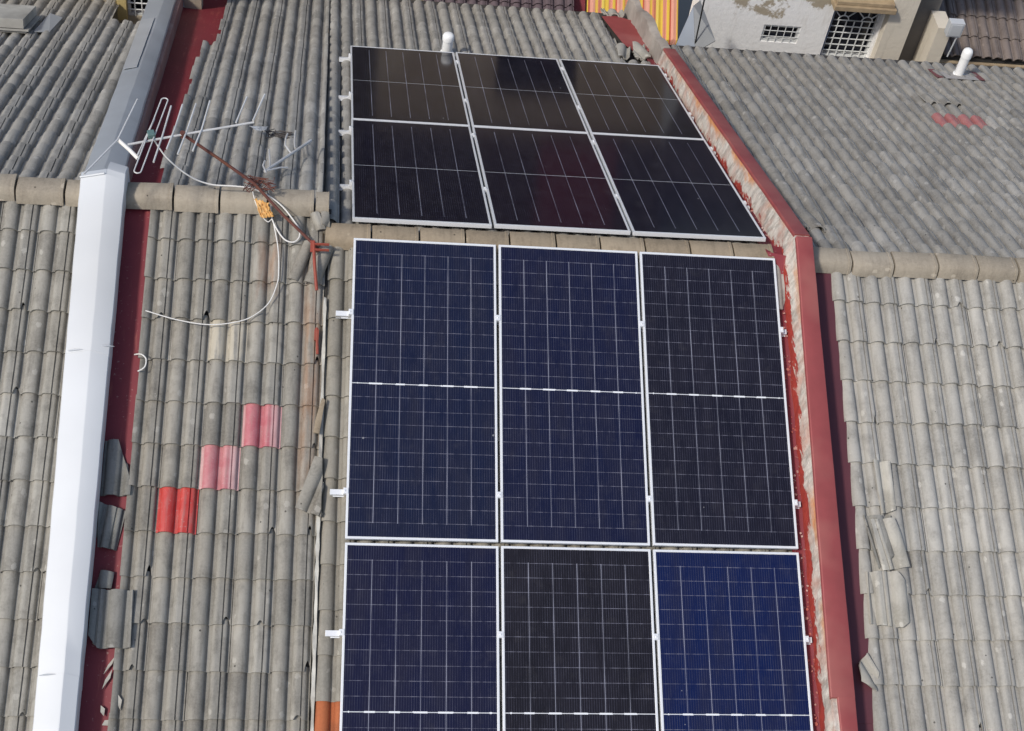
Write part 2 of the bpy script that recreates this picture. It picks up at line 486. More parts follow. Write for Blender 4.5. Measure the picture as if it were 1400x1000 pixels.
sweep(mb, ZL, [(q, [(lcap(0)[1]+.008, .20), (lcap(0)[1]+.008, .300), (lcap(0)[2]-.006, .254), (lcap(0)[2]+.001, .242), (lcap(0)[2]+.001, .09)]) for q in (-.052, -.01, .0)]+[(q, [(lcap(0)[1]+.008, .20), (lcap(0)[1]+.008, .306), (lcap(0)[2]-.006, .262), (lcap(0)[2]+.001, .25), (lcap(0)[2]+.001, .09)]) for q in (.03, .16)], jitter=.001)
mb.build('end_piece', M_white_metal, lw, smooth=True, angle=25)
mb = MB(); mb.tube([RV(-2.14, -.052, .262, ZL), RV(-1.95, -.052, .314, ZL)], .008, 6); mb.build('end_lip', M_white_metal, lw, smooth=True)
# joint straps on the seams
for s_, xa, xb in ((-1.51, -2.10, -1.99), (-1.46, -1.87, -1.765), (-3.91, -2.07, -1.96)):
    pa, pb = RV(xa, s_, .262, ZL), RV(xb, s_, .286 if xb < -1.9 else .262, ZL)
    mb = MB(); mb.tube([pa+Vector((0, 0, .010)), (pa+pb)/2+Vector((0, 0, .012)), pb+Vector((0, 0, .006))], [.003, .006, .002], 6)
    mb.build('seam_strip', M_galv_light, lw, smooth=True)
mb = MB(); st = [(s, lsec(min(s, 0), -.004)) for s in (-.045, 0)]+[(s, lsec(s, -.004)) for s in frange(.03, 2.9, 12)]; sweep(mb, ZL, st, jitter=.004)
mb.build('capping_sheet', M_galv, lw, smooth=True, angle=25)
mb = MB(); sweep(mb, ZL, [(s, lsec(s, .0)) for s in frange(2.88, 6.4, 12)], jitter=.004)
mb.build('capping_sheet', M_galv, lw, smooth=True, angle=25)
mb = MB()
sweep(mb, ZL, [(s, [(lcap(s)[0]+.012, .262), (lcap(s)[0]+.012, .268), (lcap(s)[1]-.03, .306), (lcap(s)[1]-.03, .298)]) for s in frange(2.95, 4.9, 8)], jitter=.002)
mb.build('lapped_sheet', M_galv_light, lw)
mb = MB()
def lbody(s):
    L, P, R_ = lcap(s)
    r = R_-.014 if s <= .02 else lerp(-1.805, -1.95, s/6.0)
    return [(L+.02, -.09), (L+.02, .225), (r-.06 if s > .02 else r, .225), (r, .20 if s > .02 else .225), (r, -.09)]
sweep(mb, ZL, [(s, lbody(s)) for s in frange(-6.0, 0, 6)+frange(.03, 7.6, 20)], jitter=.004)
mb.build('masonry', M_brownrender, lw)
# --- left gutter
def gutter(mb, z, f, s_list, h=.012, a=.5):
    top = [[RV(f(s)[0], s, h+.01, z), RV(lerp(*f(s), .3), s, h-.004, z), RV(lerp(*f(s), .7), s, h-.004, z), RV(f(s)[1], s, h+.006, z)] for s in s_list]
    bot = [[p-Vector((0, 0, .012)) for p in r][::-1] for r in top]
    mb.loft([t+b for t, b in zip(top, bot)], True, True, a)
lg = thing('valley_gutter', 'maroon painted gutter strip between the metal clad parapet and the tiles below the aerial', 'gutter', RV(-1.68, 0, 0, ZL), 'painted roof gutters')
mb = MB(); gutter(mb, ZL, lambda s: (-1.83, -1.575), frange(-.02, -6.0, 12)); mb.build('gutter_sheet', M_gutter, lg, smooth=True)
mb = MB(); gutter(mb, ZL, lambda s: (lerp(-1.83, -1.98, s/6), -1.555 if s < 4.8 else -1.42), frange(.13, 4.78, 10)+frange(4.82, 7.5, 5)); mb.build('gutter_sheet', M_gutter, lg, smooth=True)

# --- right: party wall with red cap
rw = thing('party_wall', 'peeling party wall with a red metal cap running right of the solar panels', 'party wall', RV(3.66, 0, 0))
def rx(s):
    """base x, cap left x, cap right x"""
    if s <= 0: return 3.545, lerp(3.602, 3.56, min(1, -s/4.0)), lerp(3.742, 3.752, min(1, -s/4.0))
    return lerp(3.545, 3.500, s/5.4), lerp(3.602, 3.515, s/5.4), lerp(3.742, 3.655, s/5.4)
HW = .285
mb = MB()
sl = frange(-6.0, 0, 60)+frange(.06, 5.42, 60)
rr = random.Random(9)
st = []
for s in sl:
    b0, c0, c1 = rx(s)
    st.append((s, [(b0-.03+rr.uniform(-.008, .008), -.06), (b0-.004+rr.uniform(-.008, .006), .045), (lerp(b0, c0, .35)+rr.uniform(-.007, .005), .12), (lerp(b0, c0, .75)+rr.uniform(-.006, .004), .20), (c0+.010+rr.uniform(-.008, .004), HW-.01), (c1-.012, HW-.01), (c1-.012, -.06)]))
sweep(mb, Z0, st, hh=[0, .15, .42, .72, 1, 1, 0])
mb.build('masonry', M_peel, rw)
def rcap(s, up=0.0):
    b0, c0, c1 = rx(s)
    if up < 0: c0 += .055 + .006*math.sin(s*31)      # lowest length: the cap has rusted away on its left side
    return [(c0+.004, HW-.022), (c0, HW-.02), (c0+.002, HW+.004+up), (c0+.010, HW+.010+up), (c1-.010, HW+.008+up), (c1, HW+.002+up), (c1+.002, HW-.10+up), (c1-.004, HW-.10)]
for s0, s1, up in ((5.40, .05, 0), (.03, -3.74, .003), (-3.72, -6.0, -.001)):
    mb = MB(); n = int(abs(s1-s0)/.25)
    sweep(mb, Z0, [(s, rcap(s, up)) for s in frange(s0, s1, n)] if s0 > 1 or s0 < 0 else [(0.0, rcap(0, up))]+[(s, rcap(s, up)) for s in frange(-.03, s1, n)], jitter=.0025)
    mb.build('cap_flashing', M_red_cap, rw, smooth=True, angle=30)
mb = MB(); st = []
for s in frange(5.43, 7.75, 24):
    hgt = .30+.03*math.sin(s*5)+rr.uniform(-.012, .012) if s > 5.6 else .29
    st.append((s, [(3.49-.02+rr.uniform(-.01, .01), -.06), (3.50+rr.uniform(-.012, .012), .12), (3.515+rr.uniform(-.012, .012), hgt-.02), (3.535, hgt), (3.60, hgt+.01), (3.615, hgt-.02), (3.62, -.06)]))
sweep(mb, Z0, st); mb.build('bare_wall_end', M_oldrender, rw, smooth=True, angle=35)
# torn paint flakes and render lumps along the foot of the wall
mb = MB()
for i in range(220):
    s = rr.uniform(-4.3, 5.3); b0 = rx(s)[0]
    p = RV(b0-rr.uniform(.0, .07), s, .05+rr.uniform(0, .02))
    q = Matrix.Rotation(rr.uniform(0, 6.28), 3, 'Z') @ Matrix.Rotation(rr.uniform(-.6, .6), 3, 'X')
    L = rr.uniform(.006, .022)
    pts = [p + q @ Vector((math.cos(t)*L*rr.uniform(.5, 1), math.sin(t)*L*rr.uniform(.4, .9), rr.uniform(0, .004))) for t in (0, 1.3, 2.7, 4.2, 5.3)]
    mb.prism(pts, (0, 0, .002), rr.random())
tag(mb.build('paint_flakes', plain('paint_flakes', (.40, .10, .075), .9, 0, .6, 15, dirt=(.62, .52, .46), dirt_amt=1.0), None), 'red and white paint flakes scattered along the foot of the peeling wall', 'paint flakes', kind='stuff')
# red flashing between the panels' tiles and the wall
fl = thing('wall_flashing', 'red flashing at the foot of the peeling wall beside the solar panels', 'flashing', RV(3.5, 0, 0))
mb = MB(); gutter(mb, Z0, lambda s: (3.43+.015*math.sin(s*9)+rr.uniform(-.008, .008), 3.56), frange(-.42, -6.0, 40), h=.052); mb.build('flashing_sheet', M_gutter, fl)
mb = MB(); gutter(mb, Z0, lambda s: (3.40+.012*math.sin(s*7)+rr.uniform(-.008, .008), 3.54), frange(.10, 6.3, 40), h=.050); mb.build('flashing_sheet', M_gutter, fl)
mb = MB(); mb.prism([RV(3.40, -.02, .115), RV(3.40, .10, .115), RV(3.57, .11, .10), RV(3.57, -.05, .10)], (0, 0, .006)); mb.prism([RV(3.47, -.16, .05), RV(3.40, -.02, .123), RV(3.57, -.05, .123), RV(3.56, -.18, .05)], (0, 0, .005))
mb.build('ridge_flashing', M_gutter, fl)
# red sheet patch near the far eave
mb = MB(); mb.prism([RF(3.14, 7.35, .058), RF(3.22, 6.15, .058), RF(3.30, 5.85, .058), RF(3.50, 5.90, .058), RF(3.50, 7.25, .058), RF(3.32, 7.42, .058)], (0, 0, .006))
single('sheet_patch', mb, M_redsheet, 'faded red sheet patch at the far end of the roof beside bare wall', 'roof patch', RF(3.3, 6.6, .06))
# --- right gutter strip
rgut = thing('valley_gutter', 'dark maroon gutter strip between the red wall cap and the pale tiles', 'gutter', RV(3.85, 0, 0), 'painted roof gutters')
mb = MB(); gutter(mb, Z0, lambda s: (3.72, 3.965+.03*min(1, -s/4)), frange(-.02, -2.12, 6), h=.030); mb.build('gutter_sheet', M_maroon, rgut, smooth=True)
mb = MB(); gutter(mb, Z0, lambda s: (3.72, 3.965+.03*min(1, -s/4)), frange(-2.10, -3.80, 6), h=.034); mb.build('gutter_sheet', M_maroon, rgut, smooth=True)
mb = MB(); gutter(mb, Z0, lambda s: (3.72, 3.99), frange(-3.78, -6.0, 6), h=.030); mb.build('gutter_sheet', M_maroon, rgut, smooth=True)
mb = MB(); gutter(mb, Z0, lambda s: (3.66, 3.83), frange(.05, .5, 3), h=.030); mb.build('gutter_sheet', M_maroon, rgut, smooth=True)

# --- mortar strip on the joint between the aerial house and the panel house
mb = MB(); st = []
for s in frange(-.55, -6.0, 60):
    w_ = rr.uniform(.012, .024); x_ = lerp(-.212, -.190, -s/4.3)
    st.append((s-.28, [(x_-w_, .0), (x_-w_*.8, .062+rr.uniform(-.006, .004)), (x_+w_*.5, .060+rr.uniform(-.006, .004)), (x_+w_*.6, .0)]))
sweep(mb, ZL, st)
single('mortar_strip', mb, plain('pale_mortar', (.55, .53, .47), .95, 0, .25, 20, dirt=(.25, .22, .18), dirt_amt=.8, bmp=.4), 'pale mortar strip along the joint left of the solar panels', 'mortar joint', RN(-.20, -2.0, .05))

mb = MB(); q0 = []
for i in range(9):
    y_ = .10+i*.03; q0.append([(-.262+rr.uniform(-.006, .006), y_, -.16), (-.255, y_, -.045+rr.uniform(-.012, .012)), (-.215, y_, -.028+rr.uniform(-.01, .01)), (-.175+rr.uniform(-.01, .01), y_, -.060+rr.uniform(-.01, .01)), (-.165, y_, -.16)])
mb.loft(q0); single('mortar_lump', mb, plain('mossy_mortar', (.24, .21, .165), .95, 0, .4, 22, dirt=(.11, .10, .07), dirt_amt=.7, bmp=.6), 'mossy mortar lump closing the end of the buff ridge above the red bracket', 'mortar', (-.21, .2, -.1))
# ------------------------------------------------------------------ solar panels
PW, PL = 1.1395, 2.4556
def glass_mat():
    m, nt, b = newmat('solar_cell_glass')
    v = ocoord(nt)
    sx = nd(nt, 'ShaderNodeSeparateXYZ', {0: v})
    x, y = sx.outputs[0], sx.outputs[1]
    GW, GL = PW-.036, PL-.036
    u = mth(nt, 'MULTIPLY_ADD', x, 6/GW, 3.0)
    r = mth(nt, 'MULTIPLY_ADD', y, 22/GL, 11.0)
    du = mth(nt, 'ABSOLUTE', mth(nt, 'SUBTRACT', mth(nt, 'FRACT', u), .5))
    dr = mth(nt, 'ABSOLUTE', mth(nt, 'SUBTRACT', mth(nt, 'FRACT', r), .5))
    inside = mth(nt, 'LESS_THAN', mth(nt, 'ABSOLUTE', y), GL/2*10.05/11)
    insx = mth(nt, 'LESS_THAN', mth(nt, 'ABSOLUTE', x), GW/2*5.6/6)
    oi = nt.nodes.new('ShaderNodeObjectInfo')
    rv = nd(nt, 'ShaderNodeVectorMath', {0: v, 1: oi.outputs['Location']}, operation='ADD').outputs[0]
    nl = noise(nt, scaled(nt, rv, (3, .8, 1)), 2.2, 3, .6)
    nb = noise(nt, scaled(nt, rv, (9, 2.5, 1)), 2, 3, .7)
    vline = mth(nt, 'MULTIPLY', mth(nt, 'MULTIPLY', mth(nt, 'GREATER_THAN', du, .5-.0024/(GW/6)), inside), insx)
    wid = nt.nodes.new('ShaderNodeAttribute'); wid.attribute_type = 'OBJECT'; wid.attribute_name = 'hline'
    hline = mth(nt, 'GREATER_THAN', dr, .5-.0022/(GL/22))
    bus = mth(nt, 'LESS_THAN', mth(nt, 'ABSOLUTE', mth(nt, 'SUBTRACT', mth(nt, 'FRACT', mth(nt, 'MULTIPLY', u, 10.0)), .5)), .10)
    finger = mth(nt, 'LESS_THAN', mth(nt, 'FRACT', mth(nt, 'MULTIPLY', r, 6.0)), .25)
    mid = mth(nt, 'LESS_THAN', mth(nt, 'ABSOLUTE', y), .0032)
    dash = mth(nt, 'MULTIPLY', mth(nt, 'LESS_THAN', mth(nt, 'ABSOLUTE', y), .0064), mth(nt, 'GREATER_THAN', mth(nt, 'ADD', du, mth(nt, 'MULTIPLY', mth(nt, 'SUBTRACT', nb, .5), .5)), .27))
    dash = mth(nt, 'MULTIPLY', dash, mth(nt, 'MULTIPLY', insx, wid.outputs['Fac']))
    col = oi.outputs['Color']
    c = mix(nt, mth(nt, 'MULTIPLY', step(nt, nl, .35, .7), .8), col, mix(nt, .45, col, (.022, .019, .026)))
    c = mix(nt, mth(nt, 'MULTIPLY', bus, mth(nt, 'MULTIPLY', step(nt, nb, .3, .7), .45)), c, (.10, .10, .14))
    c = mix(nt, mth(nt, 'MULTIPLY', mth(nt, 'MULTIPLY', hline, wid.outputs['Fac']), mth(nt, 'MULTIPLY_ADD', step(nt, nb, .38, .68), .62, .12)), c, (.20, .20, .25))
    c = mix(nt, mth(nt, 'MULTIPLY', vline, mth(nt, 'MULTIPLY_ADD', step(nt, nl, .30, .66), .50, .16)), c, (.42, .43, .52))
    c = mix(nt, mth(nt, 'MAXIMUM', mth(nt, 'MULTIPLY', mid, .75), dash), c, (.72, .74, .76))
    # thin uneven dust film
    dust = mth(nt, 'MULTIPLY', step(nt, noise(nt, rv, 7, 5, .7), .55, .85), .05)
    c = mix(nt, dust, c, (.30, .28, .25))
    vor = nd(nt, 'ShaderNodeTexVoronoi', {'Scale': 2.6}); nt.links.new(rv, vor.inputs['Vector'])
    c = mix(nt, mth(nt, 'MULTIPLY', mth(nt, 'LESS_THAN', vor.outputs['Distance'], .022), .35), c, (.5, .5, .5))
    nt.links.new(c, b.inputs['Base Color'])
    b.inputs['Roughness'].default_value = .115
    b.inputs['IOR'].default_value = 1.45
    return m
M_glass = glass_mat()
M_frame = plain('anodised_aluminium', (.78, .79, .80), .35, .25, .04, 30, bmp=0)
M_back = plain('panel_backsheet', (.6, .6, .6), .6)
def make_panel():
    r = thing('solar_panel', 'x', 'solar panel')
    mb = MB(); W2, L2, lip, th = PW/2, PL/2, .018, .036
    for sx in (-1, 1):
        mb.box((sx*(W2-lip/2), 0, -th/2), (lip, PL, th))
    for sy in (-1, 1):
        mb.box((0, sy*(L2-lip/2), -th/2), (PW-2*lip, lip, th))
    fr = mb.build('frame', M_frame, r, bevel=.0015)
    mb = MB(); mb.box((0, 0, -.0065), (PW-2*lip-.001, PL-2*lip-.001, .006))
    mb.build('cell_glass', M_glass, r)
    mb = MB(); mb.box((0, PL/2-.14, -.022), (.10, .05, .018))
    mb.build('junction_box', M_deck, r)
    return r
proto = make_panel()
GX, GY, GY2 = 0.0224, 0.0304, 0.0140
def near_frame(x, yl): return Vector((x, yl*CA, yl*SA))
def far_frame(x, yl): return Vector((x-.0125, .2879+yl*CA, -.0513-yl*SA))
NEAR_C = {(0,0): ((.0050, .0078, .028), 'upper left solar panel of the near slope, navy cells, just below the ridge'),
          (0,1): ((.0045, .0060, .027), 'upper middle solar panel of the near slope, navy cells, just below the ridge'),
          (0,2): ((.0075, .0065, .013), 'upper right solar panel of the near slope, dark purplish cells, beside the peeling wall'),
          (1,0): ((.0050, .0055, .026), 'lower left solar panel of the near slope, navy cells, above the orange tile'),
          (1,1): ((.0085, .0066, .0085), 'lower middle solar panel of the near slope, brownish black cells'),
          (1,2): ((.0025, .0078, .052), 'lower right solar panel of the near slope, the brightest blue cells')}
FAR_C = {(0,0): ((.0060, .0055, .013), 'far slope solar panel at left in the row nearest the ridge'),
         (0,1): ((.0075, .0050, .012), 'far slope solar panel in the middle of the row nearest the ridge'),
         (0,2): ((.0060, .0055, .014), 'far slope solar panel nearest the ridge beside the peeling wall'),
         (1,0): ((.0085, .0075, .011), 'far slope solar panel in the top left corner, white pipe behind it'),
         (1,1): ((.0075, .0070, .012), 'far slope solar panel in the middle of the row farthest from the camera'),
         (1,2): ((.0085, .0078, .011), 'far slope solar panel in the top right corner by broken tiles')}
prng = random.Random(3)
first = True
for (side, D) in (('n', NEAR_C), ('f', FAR_C)):
    for (r, c), (col, lab) in D.items():
        o = proto if first else copy_tree(proto)
        first = False
        x = c*(PW+GX) + PW/2 - .003
        if side == 'n':
            loc = near_frame(x, -(r*(PL+GY)+PL/2)); rx_ = A
        else:
            loc = far_frame(x, r*(PL+GY2)+PL/2); rx_ = -A
        o.location = loc
        o.rotation_euler = (rx_+prng.uniform(-.003, .003), prng.uniform(-.003, .003), prng.uniform(-.0012, .0012))
        tag(o, lab, 'solar panel', 'solar panels on the middle roof')
        for ch in o.children:
            if ch.name.startswith('cell_glass'):
                ch.color = (*col, 1); ch['hline'] = 1.0 if side == 'n' else 0.12
# rails and clamps
def rail(loc, sgn, lab, dl=0.0):
    """aluminium rail lying across the slope under the panels, clamps as parts"""
    r = thing('mounting_rail', lab, 'mounting rail', loc, 'rails under the solar panels')
    r.rotation_euler = (A if sgn > 0 else -A, 0, 0)
    def part(name, mb, m):
        t = mb.build(name, m, None, bevel=.0012); t.parent = r
        return t
    mb = MB(); L = 3.52+.125+dl
    mb.box((L/2-.125, 0, -.056), (L, .042, .038)); mb.box((L/2-.125, 0, -.0765), (L, .055, .005))
    part('rail_bar', mb, M_frame)
    for x in (PW+GX/2-.003, 2*PW+1.5*GX-.003):
        mb = MB(); mb.box((x, 0, -.014), (GX-.002, .046, .034)); mb.box((x, 0, .004), (GX+.014, .046, .004)); mb.tube([(x, 0, .005), (x, 0, .012)], .006, 8)
        part('mid_clamp', mb, M_frame)
    for x, q in ((-.003-.012, 1), (3*PW+2*GX-.003+.012, -1)):
        mb = MB(); mb.box((x, 0, -.017), (.022, .046, .040)); mb.box((x+q*.008, 0, .004), (.034, .046, .004)); mb.tube([(x, 0, .005), (x, 0, .012)], .006, 8)
        part('end_clamp', mb, M_frame)
    return r
for d, lab in ((.64, 'upper aluminium rail under the upper panels of the near slope'), (2.09, 'lower aluminium rail under the upper panels of the near slope'), (3.15, 'aluminium rail under the lower panels of the near slope'), (4.45, 'lowest aluminium rail of the near slope, under the lower panels')):
    rail(near_frame(0, -d), 1, lab)
for d, lab in ((.81, 'aluminium rail of the far slope closest to the ridge'), (2.21, 'second aluminium rail of the far slope counted from the ridge'), (3.25, 'third aluminium rail of the far slope counted from the ridge'), (4.58, 'aluminium rail of the far slope farthest from the ridge')):
    rail(far_frame(.0, d), -1, lab)
# ------------------------------------------------------------------ loose and broken roof tiles
def frag_mesh(poly, ang, phase, thick=.014, flat=.9):
    """convex outline (x, s) about its centroid; the two-roll profile runs across direction ang"""
    cx = sum(p[0] for p in poly)/len(poly); cy = sum(p[1] for p in poly)/len(poly)
    pl = [(x-cx, y-cy) for x, y in poly]
    area = sum(pl[i][0]*pl[(i+1) % len(pl)][1]-pl[(i+1) % len(pl)][0]*pl[i][1] for i in range(len(pl)))
    if area < 0: pl = pl[::-1]
    ca, sa = math.cos(ang), math.sin(ang)
    bm = bmesh.new(); R_ = max(math.hypot(*p) for p in pl)+.02
    nu, nv = int(2*R_/.006), 6
    grid = []
    for j in range(nv+1):
        row = []
        for i in range(nu+1):
            u = -R_+2*R_*i/nu; v = -R_+2*R_*j/nv
            z = prof(((u+phase)/.29) % 1.0)*.9
            row.append(bm.verts.new((u*ca-v*sa, u*sa+v*ca, z)))
        grid.append(row)
    for j in range(nv):
        for i in range(nu): bm.faces.new((grid[j][i], grid[j][i+1], grid[j+1][i+1], grid[j+1][i]))
    for i in range(len(pl)):
        a = Vector((*pl[i], 0)); b = Vector((*pl[(i+1) % len(pl)], 0)); e = b-a
        bmesh.ops.bisect_plane(bm, geom=bm.verts[:]+bm.edges[:]+bm.faces[:], plane_co=a, plane_no=Vector((e.y, -e.x, 0)), clear_outer=True)
    bmesh.ops.solidify(bm, geom=bm.faces[:], thickness=thick)
    bmesh.ops.recalc_face_normals(bm, faces=bm.faces[:])
    return bm, cx, cy
def fragment(name, label, cat, poly, m, ang=0.0, phase=.14, h=.045, z=Z0, tilt=(0, 0), side='n', group=None, tint=.5, thick=.016):
    bm, cx, cy = frag_mesh(poly, ang, phase, thick, .45 if group == GL_ else .75)
    me = bpy.data.meshes.new(name); bm.to_mesh(me); bm.free()
    at = me.attributes.new('tint', 'FLOAT', 'FACE'); at.data.foreach_set('value', [tint]*len(me.polygons))
    me.materials.append(m)
    for p in me.polygons: p.use_smooth = True
    me.set_sharp_from_angle(angle=rad(38))
    o = bpy.data.objects.new(name, me); COL.objects.link(o)
    P = RN if side == 'n' else RF
    o.location = P(cx, cy, h, z)
    base = Matrix.Rotation(A if side == 'n' else -A, 3, 'X')
    o.rotation_euler = (base @ Matrix.Rotation(tilt[0], 3, 'X') @ Matrix.Rotation(tilt[1], 3, 'Y')).to_euler()
    return tag(o, label, cat, group)
M_frag = tile_mat('broken_tile_grey', (.25, .245, .225), (.22, .21, .18), (.11, .105, .095), .6)
M_fragR = tile_mat('broken_tile_pale', (.37, .355, .315), (.34, .32, .27), (.2, .19, .165), .5)
GL_, GR_, GJ = 'broken tiles lying in the maroon gutter', 'broken tiles lying on the right roof', 'slipped tiles along the joint left of the panels'
fragment('broken_tile', 'grey broken tile with a slanted right side, topmost in the maroon gutter', 'broken tile', [(-1.80, -2.04), (-1.70, -2.037), (-1.585, -2.36), (-1.585, -2.46), (-1.80, -2.462)], M_frag, 0, .10, .035, ZL, (0, .03), group=GL_, tint=.25)
fragment('broken_tile', 'tapered broken tile with a pale upper edge in the maroon gutter', 'broken tile', [(-1.80, -2.515), (-1.605, -2.575), (-1.655, -2.87), (-1.79, -2.845)], M_frag, -.12, .2, .030, ZL, (.05, .02), group=GL_, tint=.45)
fragment('broken_tile', 'smallest squarish broken tile, just above the large whole tile in the gutter', 'broken tile', [(-1.75, -3.02), (-1.652, -3.035), (-1.665, -3.155), (-1.785, -3.156)], M_frag, 0, .06, .022, ZL, (0, .05), group=GL_, tint=.35)
fragment('loose_tile', 'large nearly whole dark tile lying across the maroon gutter', 'loose tile', [(-1.792, -3.165), (-1.505, -3.17), (-1.490, -3.585), (-1.722, -3.588), (-1.79, -3.50)], M_frag, 0, .02, .055, ZL, (.0, -.03), group=GL_, tint=.3)
for (x, s, L, W_, an, lab) in ((-1.632, -3.70, .15, .022, .5, 'long thin pale tile shard in the maroon gutter'), (-1.640, -3.80, .15, .026, .4, 'second long pale tile shard just below the thin one in the gutter'),
                         (-1.545, -3.96, .11, .035, -.2, 'pale triangular shard at the gutter edge near the first tile column'), (-1.655, -4.02, .08, .035, -.35, 'small pale shard lowest in the maroon gutter'), (-1.62, -4.10, .07, .05, 1.0, 'pinkish rounded shard at the bottom of the maroon gutter')):
    d = Vector((math.sin(an), math.cos(an))); n_ = Vector((d.y, -d.x))
    c = Vector((x, s)); pts = [c+d*L/2, c+n_*W_*.6+d*L*.1, c-d*L/2, c-n_*W_*.4-d*L*.05]
    mb = MB(); mb.prism([RN(p.x, p.y, .030, ZL) for p in pts], RN(0, 0, .010)-RN(0, 0, 0), .8)
    single('tile_shard', mb, M_fragR, lab, 'tile shard', RN(x, s, .03, ZL), 'shards in the maroon gutter')
fragment('broken_tile', 'narrow pale tile strip, topmost of the broken pieces on the right roof', 'broken tile', [(4.150, -1.735), (4.288, -1.750), (4.300, -2.143), (4.190, -2.175), (4.165, -2.0)], M_fragR, .04, .13, .045, Z0, (.03, 0), group=GR_, tint=.95)
fragment('broken_tile', 'dark tile slab lying half under the tilted pale tile on the right roof', 'broken tile', [(4.035, -2.19), (4.25, -2.19), (4.26, -2.50), (4.11, -2.62)], M_frag, .22, .05, .040, Z0, (0, 0), group=GR_, tint=.65)
fragment('broken_tile', 'tilted pale two roll tile between the strip and the cut cornered tile', 'broken tile', [(4.075, -2.23), (4.265, -2.215), (4.315, -2.33), (4.36, -2.60), (4.14, -2.635)], M_fragR, .22, .02, .062, Z0, (.05, -.05), group=GR_, tint=.65)
fragment('loose_tile', 'pale tile with cut corners, lowest of the large loose tiles at right', 'loose tile', [(4.014, -2.645), (4.245, -2.640), (4.335, -2.745), (4.315, -3.03), (4.25, -3.075), (4.000, -3.05)], M_fragR, .02, .0, .062, Z0, (.03, -.04), group=GR_, tint=.6)
fragment('broken_tile', 'small diamond shaped broken tile beside the maroon strip on the right roof', 'broken tile', [(3.945, -3.275), (4.025, -3.42), (3.99, -3.56), (3.875, -3.49), (3.87, -3.37)], M_fragR, .5, .12, .055, Z0, (-.05, .1), group=GR_, tint=.5)
fragment('broken_tile', 'grey tile piece wedged between the upper right panel and the peeling wall', 'broken tile', [(3.475, -.05), (3.565, -.05), (3.565, -.30), (3.515, -.47), (3.475, -.47)], M_tileR, 0, .12, .055, Z0, (0, -.25), tint=.5)
# slipped tiles on the joint beside the panels
fragment('slipped_tile', 'tilted slipped tile hanging over the pale mortar joint', 'slipped tile', [(-.245, -2.13), (-.185, -2.15), (-.180, -2.60), (-.375, -2.53)], M_tileL, -.35, .10, .075, ZL, (.03, -.12), group=GJ, tint=.35)
fragment('slipped_tile', 'thin rusty slipped sliver above the tilted tile on the joint', 'slipped tile', [(-.205, -1.66), (-.180, -1.68), (-.215, -1.95), (-.262, -1.94), (-.250, -1.84)], M_ridgeM, -.2, .06, .055, ZL, (0, -.1), group=GJ, tint=.2)
fragment('broken_tile', 'pale jagged broken tile just below the end of the buff ridge', 'broken tile', [(-.355, -.10), (-.30, -.085), (-.235, -.12), (-.225, -.225), (-.30, -.24)], M_tileL, .4, .2, .075, ZL, (.15, .1), group=GJ, tint=.9)
fragment('broken_tile', 'small grey broken piece wedged beside the end of the buff ridge', 'broken tile', [(-.265, -.085), (-.20, -.09), (-.195, -.21), (-.25, -.20)], M_tileL, -.4, .1, .080, ZL, (-.1, -.15), group=GJ, tint=.2)
def half_pipe(label, a, b, r, m):
    a, b = Vector(a), Vector(b); t = (b-a).normalized()
    nrm = Vector((0, -SA, CA)); sd_ = t.cross(nrm).normalized(); up = sd_.cross(t)
    rings = []
    for p, k in ((a, .86), (a+(b-a)*.5, .95), (b, 1.0)):
        o_ = [p + (sd_*math.cos(q)*r + up*math.sin(q)*r)*k for q in frange(0, math.pi, 12)]
        i_ = [p + (sd_*math.cos(q) + up*math.sin(q))*(r-.013)*k for q in frange(0, math.pi, 12)][::-1]
        rings.append(o_+i_)
    mb = MB(); mb.loft(rings, True, True, .4)
    return single('round_tile', mb, m, label, 'round tile', a, GJ, smooth=True, angle=35)
half_pipe('half round tile lying slanted left of the red bracket', RN(-.355, -.34, .045, ZL), RN(-.470, -.68, .05, ZL), .050, M_tileL)
half_pipe('half round tile with its open end showing behind the red bracket', RN(-.205, -.37, .060, ZL), RN(-.330, -.71, .055, ZL), .062, M_tileL)
# red and pink tiles
def colour_tile_mat(name, c1, c2, rough=.35, side=None):
    m, nt, b = newmat(name)
    v = ocoord(nt); n1 = noise(nt, v, 9, 5, .65); n2 = noise(nt, v, 60, 3)
    c = mix(nt, step(nt, n1, .35, .7), c1, c2)
    c = mix(nt, mth(nt, 'MULTIPLY', step(nt, n2, .6, .75), .35), c, (.55, .45, .42))
    if side:
        sx = nd(nt, 'ShaderNodeSeparateXYZ', {0: v})
        x_ = sx.outputs[0]
        k = mth(nt, 'MAXIMUM', step(nt, x_, .060, .075), step(nt, x_, -.122, -.130))
        c = mix(nt, mth(nt, 'MULTIPLY', k, mth(nt, 'MULTIPLY_ADD', n1, .6, .35)), c, side)
    c = mix(nt, mth(nt, 'MULTIPLY', step(nt, noise(nt, scaled(nt, v, (8, 1, 1)), 4, 4), .5, .7), .45), c, (.33, .20, .18))
    nt.links.new(c, b.inputs['Base Color']); b.inputs['Roughness'].default_value = rough
    return m
M_pink = colour_tile_mat('pink_plastic', (.43, .115, .135), (.50, .20, .21), .45, (.62, .42, .40))
M_pink2 = colour_tile_mat('pale_pink_plastic', (.44, .14, .155), (.52, .25, .25), .45, (.66, .48, .45))
M_red = colour_tile_mat('red_plastic', (.46, .040, .034), (.52, .075, .06), .45)
M_redfar = colour_tile_mat('faded_red_tile', (.33, .115, .115), (.37, .16, .15), .75)
rt = random.Random(77)
